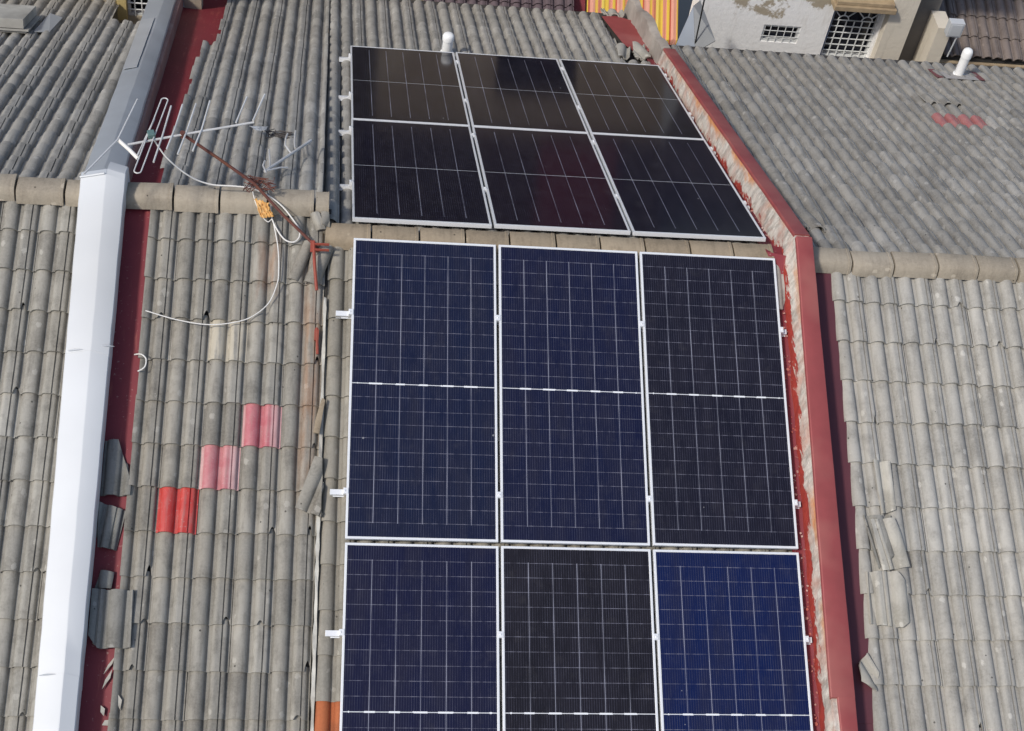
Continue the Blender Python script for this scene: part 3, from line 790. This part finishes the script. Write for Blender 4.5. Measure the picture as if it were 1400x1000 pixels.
for (k, r, m, lab) in ((-2, 5, M_pink, 'pink plastic roof tile, the highest of the three coloured tiles'), (-3, 6, M_pink2, 'pale pink plastic roof tile between the pink and the red one'), (-4, 7, M_red, 'bright red plastic roof tile, the lowest of the three coloured tiles')):
    mb = MB(); x0 = -.22+k*.29; d = .36+r*.338
    add_tile(mb, RN, x0, .29, d+.006, .385, -1, rt, z=ZL, base=.004, tint=.5)
    single('coloured_tile', mb, m, lab, 'roof tile', RN(x0+.145, -d+.17, .03, ZL), 'coloured tiles let into the roof', smooth=True, angle=38, fixn=False)
for i, lab in ((9, 'faded red tile on the right far slope, the left of the two'), (10, 'faded red tile on the right far slope, the right of the two')):
    mb = MB(); x0 = 3.65+i*.299-.10; d = .36+11*.345
    add_tile(mb, RF, 3.65+i*.299, .299, d, .39, 1, rt, z=Z0, tint=.5, base=.002)
    single('coloured_tile', mb, M_redfar, lab, 'roof tile', RF(3.65+i*.299+.15, d-.17, .03), 'faded red tiles on the right roof', smooth=True, angle=38, fixn=False)
# orange tiles at the foot of the joint
mb = MB(); add_tile(mb, RN, -.195, .29, 3.96, .42, -1, rt, umin=0, umax=1, z=Z0, base=.006, tint=.5); add_tile(mb, RN, -.195, .29, 4.30, .42, -1, rt, z=Z0, base=.005, tint=.5)
single('orange_tile', mb, tile_mat('orange_clay', (.40, .125, .05), (.33, .11, .05), (.16, .06, .035), .45), 'orange clay tile beside the lower left solar panel, at the bottom edge', 'roof tile', RN(-.05, -3.8, .03), None, smooth=True, angle=38, fixn=False)
# upturned tiles by the red patch on the middle far slope
GB = 'broken tiles at the far end of the middle roof'
fragment('broken_tile', 'pale upturned broken tile beside the top right solar panel', 'broken tile', [(3.05, 5.55), (3.20, 5.62), (3.26, 5.95), (3.10, 5.98)], M_fragR, -.2, .1, .060, Z0, (.1, .15), 'f', GB, .6)
fragment('broken_tile', 'grey broken tile lying on the faded red sheet patch', 'broken tile', [(3.27, 5.60), (3.45, 5.58), (3.43, 5.98), (3.30, 6.02)], M_fragR, .25, .05, .075, Z0, (.12, -.1), 'f', GB, .4)
fragment('broken_tile', 'small broken tile at the far eave above the red sheet patch', 'broken tile', [(3.14, 7.40), (3.42, 7.35), (3.44, 7.56), (3.16, 7.60)], M_fragR, 0, .05, .070, Z0, (.0, .0), 'f', GB, .5)
fragment('broken_tile', 'dark overturned tile against the red wall cap on the right far slope', 'broken tile', [(3.86, .62), (4.12, .60), (4.14, 1.02), (3.90, 1.05)], M_tileFarR, .1, .05, .052, Z0, (-.03, .0), 'f', None, .15)
fragment('broken_tile', 'grey loose tile just above the two faded red tiles', 'broken tile', [(6.40, 4.55), (6.85, 4.52), (6.85, 4.86), (6.42, 4.90)], M_tileFarR, 0, .02, .050, Z0, (-.02, .0), 'f', None, .6)

# ------------------------------------------------------------------ vent pipes
M_pvc = plain('white_pvc', (.82, .82, .80), .35, 0, .03, 10, bmp=0)
def vent_pipe(label, base, H, r, lean=(0, 0), flash=True):
    t = thing('vent_pipe', label, 'vent pipe', base, 'white vent pipes')
    b = Vector(base); ax = Vector((lean[0], lean[1], 1)).normalized()
    mb = MB(); mb.tube([b-ax*.25, b+ax*H*.72], r, 20); mb.build('pipe', M_pvc, t, smooth=True)
    mb = MB(); pts = [b+ax*(H*.70), b+ax*(H*.71), b+ax*(H*.88), b+ax*(H*.95), b+ax*(H*.985), b+ax*H]
    mb.tube(pts, [r*1.02, r*1.13, r*1.13, r*.95, r*.6, r*.12], 20); mb.build('cap', M_pvc, t, smooth=True)
    mb = MB(); mb.tube([b+ax*.02, b+ax*.05], r*1.25, 20); mb.build('collar', M_pvc, t, smooth=True)
    return t
vp = vent_pipe('white vent pipe with rounded cap standing on the right far slope', RF(7.267, 5.80, .02), .42, .055)
mb = MB(); mb.prism([RF(7.05, 5.60, .052), RF(7.46, 5.60, .052), RF(7.46, 5.86, .052), RF(7.05, 5.86, .052)], (0, 0, .006)); mb.build('flashing', plain('grey_flashing', (.34, .325, .31), .8, dirt=(.2, .19, .18)), vp)
for xx in (6.98, 7.50):
    mb = MB(); mb.prism([RF(xx-.04, 5.62, .05), RF(xx+.04, 5.62, .05), RF(xx+.04, 5.95, .05), RF(xx-.04, 5.95, .05)], (0, 0, .008)); mb.build('red_strip', plain('dull_red_strip', (.17, .06, .06), .8, 0, .3, 12), vp)
vp2 = vent_pipe('white vent pipe behind the top left solar panel', RF(1.062, 5.33, .02), .30, .058, (0, 0))

# ------------------------------------------------------------------ television aerials
M_alu = plain('weathered_aluminium', (.66, .65, .63), .5, .25, .15, 20, dirt=(.3, .28, .26), bmp=0)
M_rust = plain('rusty_steel', (.125, .045, .034), .85, .1, .4, 30, dirt=(.20, .075, .035), dirt_amt=.6, bmp=.3)
M_redbr = plain('red_oxide_paint', (.27, .05, .03), .65, 0, .25, 20, dirt=(.22, .08, .04), bmp=.1)
M_cable = plain('white_cable', (.72, .70, .66), .5, 0, .05, 10, bmp=0)
zb = .6
an = thing('television_aerial', 'aluminium television aerial on a leaning rusty mast over the left gutter', 'aerial', (-.292, -.081, -.06))
mb = MB(); mb.tube([(-.285, -.12, -.06), (-.292, -.081, -.045), (-.56, .105, .105), (-.80, .285, .265), (-1.08, .36, .44), (-1.352, .43, .605)], .0125, 8); mb.build('mast', M_rust, an, smooth=True)
bd = Vector((.931, .354, 0)).normalized()
mb = MB(); mb.tube([(-1.751, .277, zb), (-1.35, .425, zb+.005), (-.82, .631, zb-.004)], .0095, 8); boom = mb.build('boom', M_alu, an, smooth=True)
mb = MB(); mb.tube([(-1.352, .43, .575), (-1.352, .43, .625)], .020, 10); mb.build('mast_clamp', M_rust, an, smooth=True)
def rodpart(name, pts, r=.0070):
    mb = MB(); mb.tube([(p[0], p[1], zb+.014+(p[2] if len(p) > 2 else 0)) for p in pts], r, 7); return mb.build(name, M_alu, an, smooth=True)
rodpart('reflector_rod', [(-1.733, .808), (-1.829, .313), (-2.028, -.097)])
for pts in ([(-1.468, .751), (-1.50, .40), (-1.538, .076)], [(-1.382, .777), (-1.415, .48), (-1.455, .235)], [(-1.28, .796), (-1.321, .471), (-1.368, .182)], [(-1.175, .842), (-1.211, .494), (-1.259, .229)], [(-.890, .919), (-.956, .592)], [(-.751, .966), (-.826, .631)], [(-1.581, .58), (-1.664, .141)]):
    rodpart('director_rod', pts)
a_, b_ = Vector((-1.524, .809, zb+.02)), Vector((-1.643, -.037, zb+.02)); dd_ = (b_-a_).normalized(); ss = Vector((-dd_.y, dd_.x, 0))*.026
loop = []
for q in frange(-math.pi/2, math.pi/2, 8): loop.append(a_ + ss*math.sin(q) - dd_*.026*math.cos(q))
for q in frange(math.pi/2, 3*math.pi/2, 8): loop.append(b_ + ss*math.sin(q) - dd_*.026*math.cos(q))
loop.append(loop[0])
mb = MB(); mb.tube(loop, .0052, 7); mb.build('folded_dipole', M_alu, an, smooth=True)
mb = MB(); mb.box((-1.585, .385, zb+.02), (.055, .065, .05), Matrix.Rotation(.3, 3, 'Z')); mb.build('terminal_box', plain('teal_plastic', (.10, .17, .16), .5), an, bevel=.006)
mb = MB(); mb.tube([(-1.825, .325, zb), (-1.735, .232, zb-.01), (-1.66, .145, zb-.02)], .016, 10); mb.build('reflector_bracket', M_cable, an, smooth=True)
# bracket that holds the mast
br = thing('mast_bracket', 'red oxide steel bracket at the foot of the leaning mast', 'bracket', RN(-.30, -.30, .0, ZL))
mb = MB(); mb.tube([(-.318, -.085, .01), (-.304, -.267, -.05), (-.280, -.440, -.165)], .013, 8); mb.build('upright', M_redbr, br, smooth=True)
for y0, z0 in ((-.105, .012), (-.150, -.006)):
    mb = MB(); mb.box(((-.318-.195)/2, y0, z0), (.125, .016, .016)); mb.build('arm', M_redbr, br, bevel=.002)
mb = MB(); mb.box((-.325, -.115, -.005), (.035, .10, .012), Matrix.Rotation(A, 3, 'X')); mb.build('plate', M_redbr, br, bevel=.002)
mb = MB(); mb.box(RN(-.268, -1.14, .075, ZL), (.036, .09, .03), Matrix.Rotation(A, 3, 'X')); mb.tube([RN(-.268, -1.08, .08, ZL), RN(-.255, -1.30, .08, ZL)], .012, 8)
single('red_clip', mb, M_redbr, 'small red metal clip on the joint below the bracket', 'clip', RN(-.268, -1.1, .07, ZL), bevel=.003)
# rusty wire bundle and orange wrapping on the ridge
mb = MB()
for i in range(11):
    c = Vector((-.78, .30, .195)); pts = []
    for k in range(5):
        pts.append(c + Vector((rg.uniform(-.12, .17), rg.uniform(-.06, .13), rg.uniform(-.01, .04))))
    mb.tube(pts, .0034, 6)
single('rusty_wire', mb, M_rust, 'tangle of rusty binding wire on the ridge around the mast', 'wire', (-.78, .30, .19), smooth=True)
def crumpled(name, pts, m, label, cat, seed, amp=.02, nx=12, ny=8):
    q = random.Random(seed); mb = MB(); a0, a1, a2, a3 = [Vector(p) for p in pts]; vs = []
    for j in range(ny+1):
        for i in range(nx+1):
            u, v = i/nx, j/ny
            p = a0.lerp(a1, u).lerp(a3.lerp(a2, u), v)
            k = (1 if 0 < i < nx and 0 < j < ny else .5)
            vs.append(p + Vector((q.uniform(-.006, .006), q.uniform(-.006, .006), q.uniform(-amp, amp)*k)))
    fs = [(j*(nx+1)+i, j*(nx+1)+i+1, (j+1)*(nx+1)+i+1, (j+1)*(nx+1)+i) for j in range(ny) for i in range(nx)]
    mb.add(vs, fs)
    o = single(name, mb, m, label, cat, a0)
    sm = o.modifiers.new('thick', 'SOLIDIFY'); sm.thickness = .004
    return o
M_orange = plain('orange_wrapping', (.62, .30, .06), .6, 0, .3, 14, dirt=(.72, .55, .30), dirt_amt=.9, bmp=.3)
crumpled('wrapping_scrap', [(-.800, .240, .150), (-.690, .190, .150), (-.640, .125, .070), (-.735, .110, .062)], M_orange, 'crumpled orange wrapping hanging over the ridge below the mast', 'wrapping', 4)
crumpled('sheet_scrap', [(-.935, 1.87, -.475), (-.770, 1.89, -.485), (-.79, 1.78, -.44), (-.87, 1.785, -.445)], M_galv_light, 'pale folded metal scrap on the far slope beside the aerial boom', 'metal scrap', 6, .006, 6, 4)
# second, broken aerial lying on the far slope
a2 = thing('broken_aerial', 'broken grey aerial lying on the far slope behind the ridge', 'aerial', (-.741, .774, -.03))
mb = MB(); mb.tube([(-.741, .774, -.035), (-.568, 1.123, -.16), (-.379, 1.511, -.30)], .013, 8); mb.build('boom', M_alu, a2, smooth=True)
for pts in ([(-.542, 1.20, -.19), (-.595, 1.30, -.19), (-.597, 1.50, -.28), (-.587, 1.656, -.36)], [(-.513, 1.317, -.23), (-.522, 1.50, -.30), (-.520, 1.739, -.39)], [(-.728, .744, -.02), (-.760, .85, -.04), (-.752, .981, -.10)], [(-.707, .80, -.04), (-.707, .939, -.09), (-.729, 1.267, -.22)], [(-.72, .78, -.03), (-.62, .86, -.06), (-.56, .90, -.09)]):
    mb = MB(); mb.tube(pts, .0075, 7); mb.build('bent_rod', M_alu, a2, smooth=True)
mb = MB()
for i in range(9):
    c = RF(-.66, 1.92-.28, .075, ZL); pts = [c + Vector((rg.uniform(-.14, .14), rg.uniform(-.07, .07), rg.uniform(-.01, .025))) for k in range(4)]
    mb.tube(pts, .004, 5)
single('wire_scrap', mb, plain('dark_wire', (.08, .07, .065), .8), 'little tangle of dark wire on the far slope past the boom end', 'wire', RF(-.66, 1.64, .07, ZL), smooth=True)
# coaxial cable
def smooth_pts(pts, n=6):
    P = [Vector(p) for p in pts]; out = []
    for i in range(len(P)-1):
        p0, p1, p2, p3 = P[max(i-1, 0)], P[i], P[i+1], P[min(i+2, len(P)-1)]
        for k in range(n):
            t = k/n
            out.append(.5*((2*p1)+(p2-p0)*t+(2*p0-5*p1+4*p2-p3)*t*t+(3*p1-p0-3*p2+p3)*t**3))
    out.append(P[-1]); return out
cb = thing('aerial_cable', 'white coaxial cable drooping from the aerial and looping down the tiles', 'cable', (-1.585, .387, .6))
mb = MB(); mb.tube(smooth_pts([(-1.585, .387, .61), (-1.475, .330, .45), (-1.31, .300, .30), (-1.147, .305, .215), (-.953, .308, .205), (-.827, .300, .200), (-.706, .272, .168), (-.575, .195, .118), (-.46, .068, .052), (-.430, .055, -.010), (-.439, -.006, -.034), (-.483, -.038, -.045), (-.548, -.017, -.038), (-.608, .058, -.010), (-.653, .146, .026), (-.669, .237, .085)]), .0062, 7); mb.build('upper_run', M_cable, cb, smooth=True)
mb = MB(); mb.tube(smooth_pts([(-.812, .300, .165), (-.790, .245, .110), (-.740, .161, .050), (-.686, .122, .012), (-.653, .142, .022), (-.632, .082, -.006), (-.596, -.084, -.066), (-.582, -.262, -.132), (-.588, -.374, -.174), (-.648, -.534, -.236), (-.777, -.649, -.280), (-.931, -.702, -.299), (-1.118, -.721, -.306), (-1.347, -.691, -.295), (-1.577, -.632, -.273)]), .0044, 7); mb.build('lower_run', M_cable, cb, smooth=True)
mb = MB(); mb.tube(smooth_pts([(-1.64, -.93, -.45), (-1.585, -.960, -.41), (-1.545, -1.00, -.415), (-1.55, -1.06, -.44), (-1.60, -1.085, -.465)]), .0055, 7)
single('cable_end', mb, M_cable, 'short white cable loop at the edge of the maroon gutter', 'cable', (-1.57, -.98, -.43), smooth=True)

# ------------------------------------------------------------------ behind the houses
def holes_wall(mb, x0, x1, z0, z1, y0, y1, holes):
    """wall in the XZ plane from y0 to y1 with rectangular openings (xa, xb, za, zb), one prism per strip"""
    xs = sorted({x0, x1} | {h[0] for h in holes} | {h[1] for h in holes})
    for a, b in zip(xs, xs[1:]):
        m_ = (a+b)/2; hs = sorted([(h[2], h[3]) for h in holes if h[0] < m_ < h[1]])
        z = z0
        for (p, q) in hs+[(z1, z1)]:
            if p > z: mb.box(((a+b)/2, (y0+y1)/2, (z+p)/2), (b-a, y1-y0, p-z))
            z = q
def stucco(name, base, stain, zlo, zhi, patch=(.42, .36, .27)):
    m, nt, b = newmat(name)
    v = nd(nt, 'ShaderNodeNewGeometry').outputs['Position']
    sx = nd(nt, 'ShaderNodeSeparateXYZ', {0: v})
    n1 = noise(nt, v, 1.8, 6, .68); n2 = noise(nt, v, 14, 4, .6); n3 = noise(nt, scaled(nt, v, (5, 5, .9)), 1.6, 5, .65)
    c = mix(nt, n2, tuple(x*.92 for x in base), base)
    k = mth(nt, 'ADD', step(nt, sx.outputs[2], zlo, zhi), mth(nt, 'MULTIPLY', mth(nt, 'SUBTRACT', n1, .5), 2.2))
    c = mix(nt, step(nt, k, .48, .58), c, mix(nt, n2, tuple(x*.8 for x in patch), patch))
    c = mix(nt, mth(nt, 'MULTIPLY', step(nt, n3, .56, .76), .45), c, stain)
    nt.links.new(c, b.inputs['Base Color']); b.inputs['Roughness'].default_value = .95
    bump(nt, b, mth(nt, 'ADD', n2, k), .3, .02)
    return m
M_stucco = stucco('stained_white_stucco', (.88, .87, .85), (.48, .43, .36), -3.35, -2.55)
M_cream = stucco('cream_stucco', (.66, .60, .50), (.30, .26, .21), -3.0, -1.0)
M_sooty = plain('sooty_render', (.15, .14, .13), .95, 0, .35, 6, dirt=(.30, .28, .25), dirt_amt=.6, bmp=.4)
M_tan = stucco('tan_render', (.40, .33, .25), (.18, .14, .11), -3.0, -1.0, (.30, .235, .17))
M_dark = plain('dark_stained_timber', (.030, .024, .022), .8, 0, .3, 5)
M_maroonboard = plain('maroon_board', (.12, .018, .022), .7, 0, .2, 4)
M_pane = plain('dark_window_glass', (.010, .012, .022), .12, 0, .2, 3, bmp=0)
M_reveal_shade = plain('blue_shade_reveal', (.03, .045, .16), .6, 0, .2, 5)  # blue shadow inside the window recess, put into the jamb's colour
M_grille = plain('white_painted_steel', (.62, .63, .62), .5, 0, .1, 20, bmp=0)
M_wood = plain('weathered_wood', (.38, .29, .18), .85, 0, .3, 12, dirt=(.16, .11, .07), dirt_amt=.7, bmp=.3)
def window_grid(root, x0, x1, z0, z1, y, nx, nz, m_frame, fan=False, r=.012):
    w = MB(); t = .03
    for xx in (x0+t/2, x1-t/2): w.box((xx, y+.02, (z0+z1)/2), (t, .05, z1-z0))
    for zz in (z0+t/2, z1-t/2): w.box(((x0+x1)/2, y+.02, zz), (x1-x0-2*t, .05, t))
    win = w.build('window', m_frame, root)
    p = MB(); p.box(((x0+x1)/2, y+.10, (z0+z1)/2), (x1-x0, .01, z1-z0)); p.build('pane', M_pane, win)
    g = MB(); zt = z1-(.30 if fan else 0)
    for i in range(1, nx): 
        xx = lerp(x0, x1, i/nx); g.tube([(xx, y-.015, z0), (xx, y-.015, zt)], r, 6)
    for j in range(0 if fan else 1, nz+(1 if fan else 0)):
        zz = lerp(z0, zt, j/nz); g.tube([(x0, y-.015, zz), (x1, y-.015, zz)], r, 6)
    if fan:
        for c in (x0+(x1-x0)*.25, x0+(x1-x0)*.75):
            R2 = (x1-x0)*.25
            g.tube([(c+R2*.45*math.cos(q), y-.015, zt+R2*.45*math.sin(q)) for q in frange(0, math.pi, 10)], r, 6)
            for q in frange(0, math.pi, 4):
                g.tube([(c+R2*.45*math.cos(q), y-.015, zt+R2*.45*math.sin(q)), (c+R2*1.25*math.cos(q), y-.015, min(z1, zt+R2*1.25*math.sin(q)))], r, 6)
    g.build('grille', M_grille, win, smooth=True)
    return win
rh = thing('rear_house', 'stained white stucco house with barred windows behind the right roof', 'house', (6.0, 8.2, -7.19))
mb = MB(); holes_wall(mb, 4.62, 7.22, -7.19, -1.6, 8.0, 8.30, [(5.60, 6.12, -3.575, -3.30), (6.50, 7.20, -3.80, -2.90)]); mb.build('wall', M_stucco, rh)
mb = MB(); mb.box((7.395, 8.06, -4.4), (.35, .40, 5.58)); mb.build('pier', M_cream, rh)
mb = MB(); mb.box((7.80, 8.32, -4.4), (.455, .25, 5.58)); mb.build('side_wall', M_sooty, rh)
mb = MB(); mb.box((8.02, 7.98, -5.1), (.20, .40, 4.18)); mb.build('low_pier', M_cream, rh)
window_grid(rh, 5.60, 6.12, -3.575, -3.30, 8.02, 5, 3, M_grille, r=.006)
window_grid(rh, 6.53, 7.20, -3.80, -2.90, 8.10, 6, 6, M_grille, True, r=.009)
mb = MB(); mb.box((6.515, 8.16, -3.35), (.025, .25, .89)); mb.build('window_reveal', M_reveal_shade, rh)
mb = MB(); mb.box((6.82, 7.90, -2.80), (.86, .30, .07)); mb.box((6.82, 7.92, -2.735), (.80, .26, .055)); mb.build('lintel', M_wood, rh, bevel=.006)
mb = MB(); mb.prism([(4.4, 7.7, -1.62), (8.1, 7.7, -1.62), (8.1, 11.5, .4), (4.4, 11.5, .4)], (0, 0, .12)); mb.build('roof', M_dark, rh)
# the taller buildings across the back lane that the far panels mirror
rb = thing('rear_terrace', 'tall dark terrace across the back lane behind the striped awning', 'house', (.5, 9.7, -7.19))
mb = MB(); holes_wall(mb, -6.0, 4.55, -7.19, -1.10, 9.5, 9.8, [(2.12, 3.30, -2.95, -1.60)]); mb.build('wall', M_tan, rb)
mb = MB(); mb.box((2.71, 9.7, -2.275), (1.18, .02, 1.35)); mb.build('window', M_pane, rb)  # out of view, added and sized for the dark block mirrored in the panels
mb = MB(); mb.box((-.7, 9.64, 1.4), (10.6, .30, 4.99)); mb.build('upper_storey', M_dark, rb)
mb = MB(); mb.box((-2.2, 9.44, -2.0), (5.0, .1, 3.2)); mb.build('reflection_boarding', M_dark, rb)  # unseen dark board, added to darken the left panel's reflection
mb = MB(); mb.box((3.35, 9.45, -.15), (1.1, .06, 1.7)); mb.build('reflection_panel', M_maroonboard, rb)  # unseen, added for the maroon patch mirrored in the far panels
mb = MB(); mb.prism([(-6.2, 9.2, 3.9), (4.8, 9.2, 3.9), (4.8, 13, 5.2), (-6.2, 13, 5.2)], (0, 0, .12)); mb.build('roof', M_dark, rb)
# brown tiled roof
ZB = (8.0+4*CA, -3.60+4*SA)
bh = thing('rear_house', 'house with a brown tiled roof behind the right corner of the pale roof', 'house', (9.6, 9, -7.19))
nb_ = roof_tiles('n', 8.22, .30, 8.24, 12.6, .34, .335, 12, ZB, 61)
nb_.build('roof_slope', M_brown_tile, bh, smooth=True, angle=38, fixn=False)
mb = MB(); mb.prism([RN(8.12, -4.0, -.02, ZB), RN(12.6, -4.0, -.02, ZB), RN(12.6, 0, -.02, ZB), RN(8.12, 0, -.02, ZB)], (0, 0, -.06)); mb.build('roof_deck', M_deck, bh)
mb = MB(); mb.box((10.35, 8.35, -5.5), (4.4, .25, 3.35)); mb.build('wall', M_cream, bh)
mb = MB(); mb.box((10.4, 7.93, -3.70), (4.5, .05, .10)); mb.box((10.4, 7.99, -3.80), (4.5, .05, .08)); mb.build('fascia', M_wood, bh)
mb = MB(); mb.prism([RN(8.10, -4.0, -.02, ZB), RN(8.23, -4.0, -.02, ZB), RN(8.23, 0, -.02, ZB), RN(8.10, 0, -.02, ZB)], (0, 0, .17)); mb.build('verge', M_sooty, bh)
mb = MB(); mb.box((8.06, 7.62, -2.88), (.20, .12, .22)); mb.box((8.06, 7.555, -2.88), (.16, .008, .18)); mb.tube([(8.12, 7.58, -3.0), (8.12, 7.62, -3.35)], .012, 6)
single('meter_box', mb, plain('grey_box_paint', (.50, .52, .54), .5, 0, .08, 10, dirt=(.25, .24, .22)), 'pale grey box on the wall beside the brown tiled roof', 'meter box', (8.06, 7.62, -2.9), bevel=.004)
# striped awning
m, nt, b = newmat('striped_canvas')
sx = nd(nt, 'ShaderNodeSeparateXYZ', {0: ocoord(nt)})
rp = nt.nodes.new('ShaderNodeValToRGB'); rp.color_ramp.interpolation = 'CONSTANT'
put(nt, rp.inputs[0], mth(nt, 'FRACT', mth(nt, 'MULTIPLY', sx.outputs[0], 2.6)))
cols = [(0, (.62, .42, .05)), (.16, (.60, .24, .17)), (.30, (.62, .42, .05)), (.40, (.45, .09, .05)), (.46, (.64, .30, .22)), (.66, (.60, .38, .06)), (.76, (.56, .20, .12)), (.90, (.66, .50, .10))]
el = rp.color_ramp.elements
while len(el) < len(cols): el.new(.5)
for e, (p, c) in zip(el, cols): e.position = p; e.color = (*c, 1)
nt.links.new(rp.outputs[0], b.inputs['Base Color']); b.inputs['Roughness'].default_value = .8
mb = MB(); rings = []
for i in range(61):
    xx = lerp(3.27, 4.56, i/60); dz = .012*math.sin(i*1.9)+.015*math.sin(i*.35)
    rings.append([(xx, 8.32, -3.96+dz-.10), (xx, 8.34, -3.90+dz), (xx, 8.9, -3.48+dz*.6), (xx, 9.45, -3.06)])
mb.loft(rings, False, False)
aw = single('striped_awning', mb, m, 'yellow and pink striped awning across the back lane', 'awning', (3.9, 8.6, -3.6), smooth=True)
aw.modifiers.new('thick', 'SOLIDIFY').thickness = .006
# dark lean-to roof and red sheet left of the awning
ZD = (9.45, -3.25)
dh = thing('lean_to', 'dark purplish tiled lean-to roof left of the striped awning', 'lean-to', (2.2, 9.2, -7.19))
mb = roof_tiles('n', 1.0, .30, 1.0, 3.06, .34, .335, 5, ZD, 71); mb.build('roof_slope', plain('purplish_tile', (.115, .085, .095), .85, 0, .25, 8), dh, smooth=True, angle=38, fixn=False)
mb = MB(); mb.box((2.0, 8.3, -5.6), (2.1, .2, 3.1)); mb.build('wall', M_tan, dh)
mb = MB(); mb.prism([(3.05, 8.35, -4.02), (3.26, 8.35, -4.02), (3.26, 9.3, -3.3), (3.05, 9.3, -3.3)], (0, 0, .03)); single('red_sheet', mb, M_gutter, 'narrow dark red sheet between the lean-to roof and the striped awning', 'metal sheet', (3.15, 8.8, -3.6))
mb = MB(); mb.prism([(2.45, 9.0, -3.60), (3.03, 9.0, -3.60), (3.03, 9.35, -3.36), (2.45, 9.35, -3.36)], (0, 0, .09)); single('red_sheet', mb, colour_tile_mat('pink_red_sheet', (.42, .07, .09), (.48, .12, .13), .5), 'pinkish red sheet lying on the dark lean-to roof', 'metal sheet', (2.7, 9.2, -3.5))
# folded grey sheet with a pale lower edge, and a black cable in front of it
fs_ = thing('folded_sheet', 'folded grey metal sheet with a ragged pale lower edge beside the wall end', 'metal sheet', (4.35, 6.9, -2.95))
ap, bl, bm_, br_ = Vector((4.39, 7.4, -2.669)), Vector((4.138, 6.9, -2.984)), Vector((4.417, 6.9, -3.031)), Vector((4.642, 6.9, -2.83))
mb = MB(); mb.prism([ap, bl, bm_], (0, .01, -.02)); mb.build('left_face', M_galv, fs_)
mb = MB(); mb.prism([ap+Vector((.002, 0, 0)), bm_+Vector((.002, 0, 0)), br_, ap+Vector((.10, .1, .02))], (0, .01, -.02)); mb.build('right_face', plain('grey_sheet', (.20, .21, .22), .6, .1, .15, 5, dirt=(.12, .12, .12)), fs_)
mb = MB(); pts = [bl.lerp(bm_, i/8)+Vector((0, -.02, rg.uniform(-.012, .012))) for i in range(9)]
mb.tube(pts, [rg.uniform(.012, .026) for _ in pts], 7); mb.build('sealant_edge', M_cable, fs_, smooth=True)
mb = MB(); mb.tube([(4.394, 7.0, -2.298), (4.412, 7.0, -2.75), (4.425, 7.0, -3.094)], .010, 6); single('black_cable', mb, plain('black_rubber', (.012, .012, .012), .6), 'thin black cable running down in front of the folded grey sheet', 'cable', (4.412, 7.0, -2.75), smooth=True)
# things behind the far left roof
lwl = thing('rear_wall', 'pale wall with a barred window beyond the far left roof', 'wall', (-3.4, 6.4, -7.19))
mb = MB(); holes_wall(mb, -5.8, -1.75, -7.19, -1.2, 6.3, 6.5, [(-2.60, -1.95, -2.60, -1.7)]); mb.build('masonry', M_stucco, lwl)
mb = MB(); mb.box((-2.66, 6.26, -2.15), (.11, .06, .95)); mb.build('yellow_trim', plain('yellow_ochre_paint', (.52, .40, .17), .7, dirt=(.3, .22, .1)), lwl, bevel=.005)
window_grid(lwl, -2.60, -1.95, -2.60, -1.7, 6.32, 8, 10, M_grille, r=.009)
M_board = plain('weathered_board', (.42, .41, .37), .9, 0, .25, 9, dirt=(.18, .17, .15), dirt_amt=.7, bmp=.2)
for i, (lab, dx, h0, dz_) in enumerate((('lowest weathered board of the stack on the far left roof', 0, .058, .02), ('thin weathered board in the middle of the stack on the far left roof', .03, .085, -.01), ('topmost weathered slab of the stack on the far left roof', -.02, .112, 0))):
    mb = MB(); tk = (.022, .020, .10)[i]
    q0 = [(-5.0, 4.62+dz_), (-3.42+dx, 4.62+dz_), (-3.40+dx, 5.25), (-5.0, 5.25)]
    mb.prism([RF(x, s, h0, ZL) for x, s in q0], RF(0, 0, tk)-RF(0, 0, 0))
    single('board', mb, M_board, lab, 'board', RF(-4.2, 4.9, h0, ZL), 'boards stacked on the far left roof', bevel=.003)
mb = MB(); mb.prism([RF(-3.36, 4.72, .06, ZL), RF(-3.20, 4.74, .06, ZL), RF(-3.17, 5.4, .06, ZL), RF(-3.30, 5.4, .10, ZL)], (0, 0, .006)); single('metal_sheet', mb, M_galv, 'grey blue metal offcut right of the board stack', 'metal sheet', RF(-3.25, 5.0, .06, ZL))
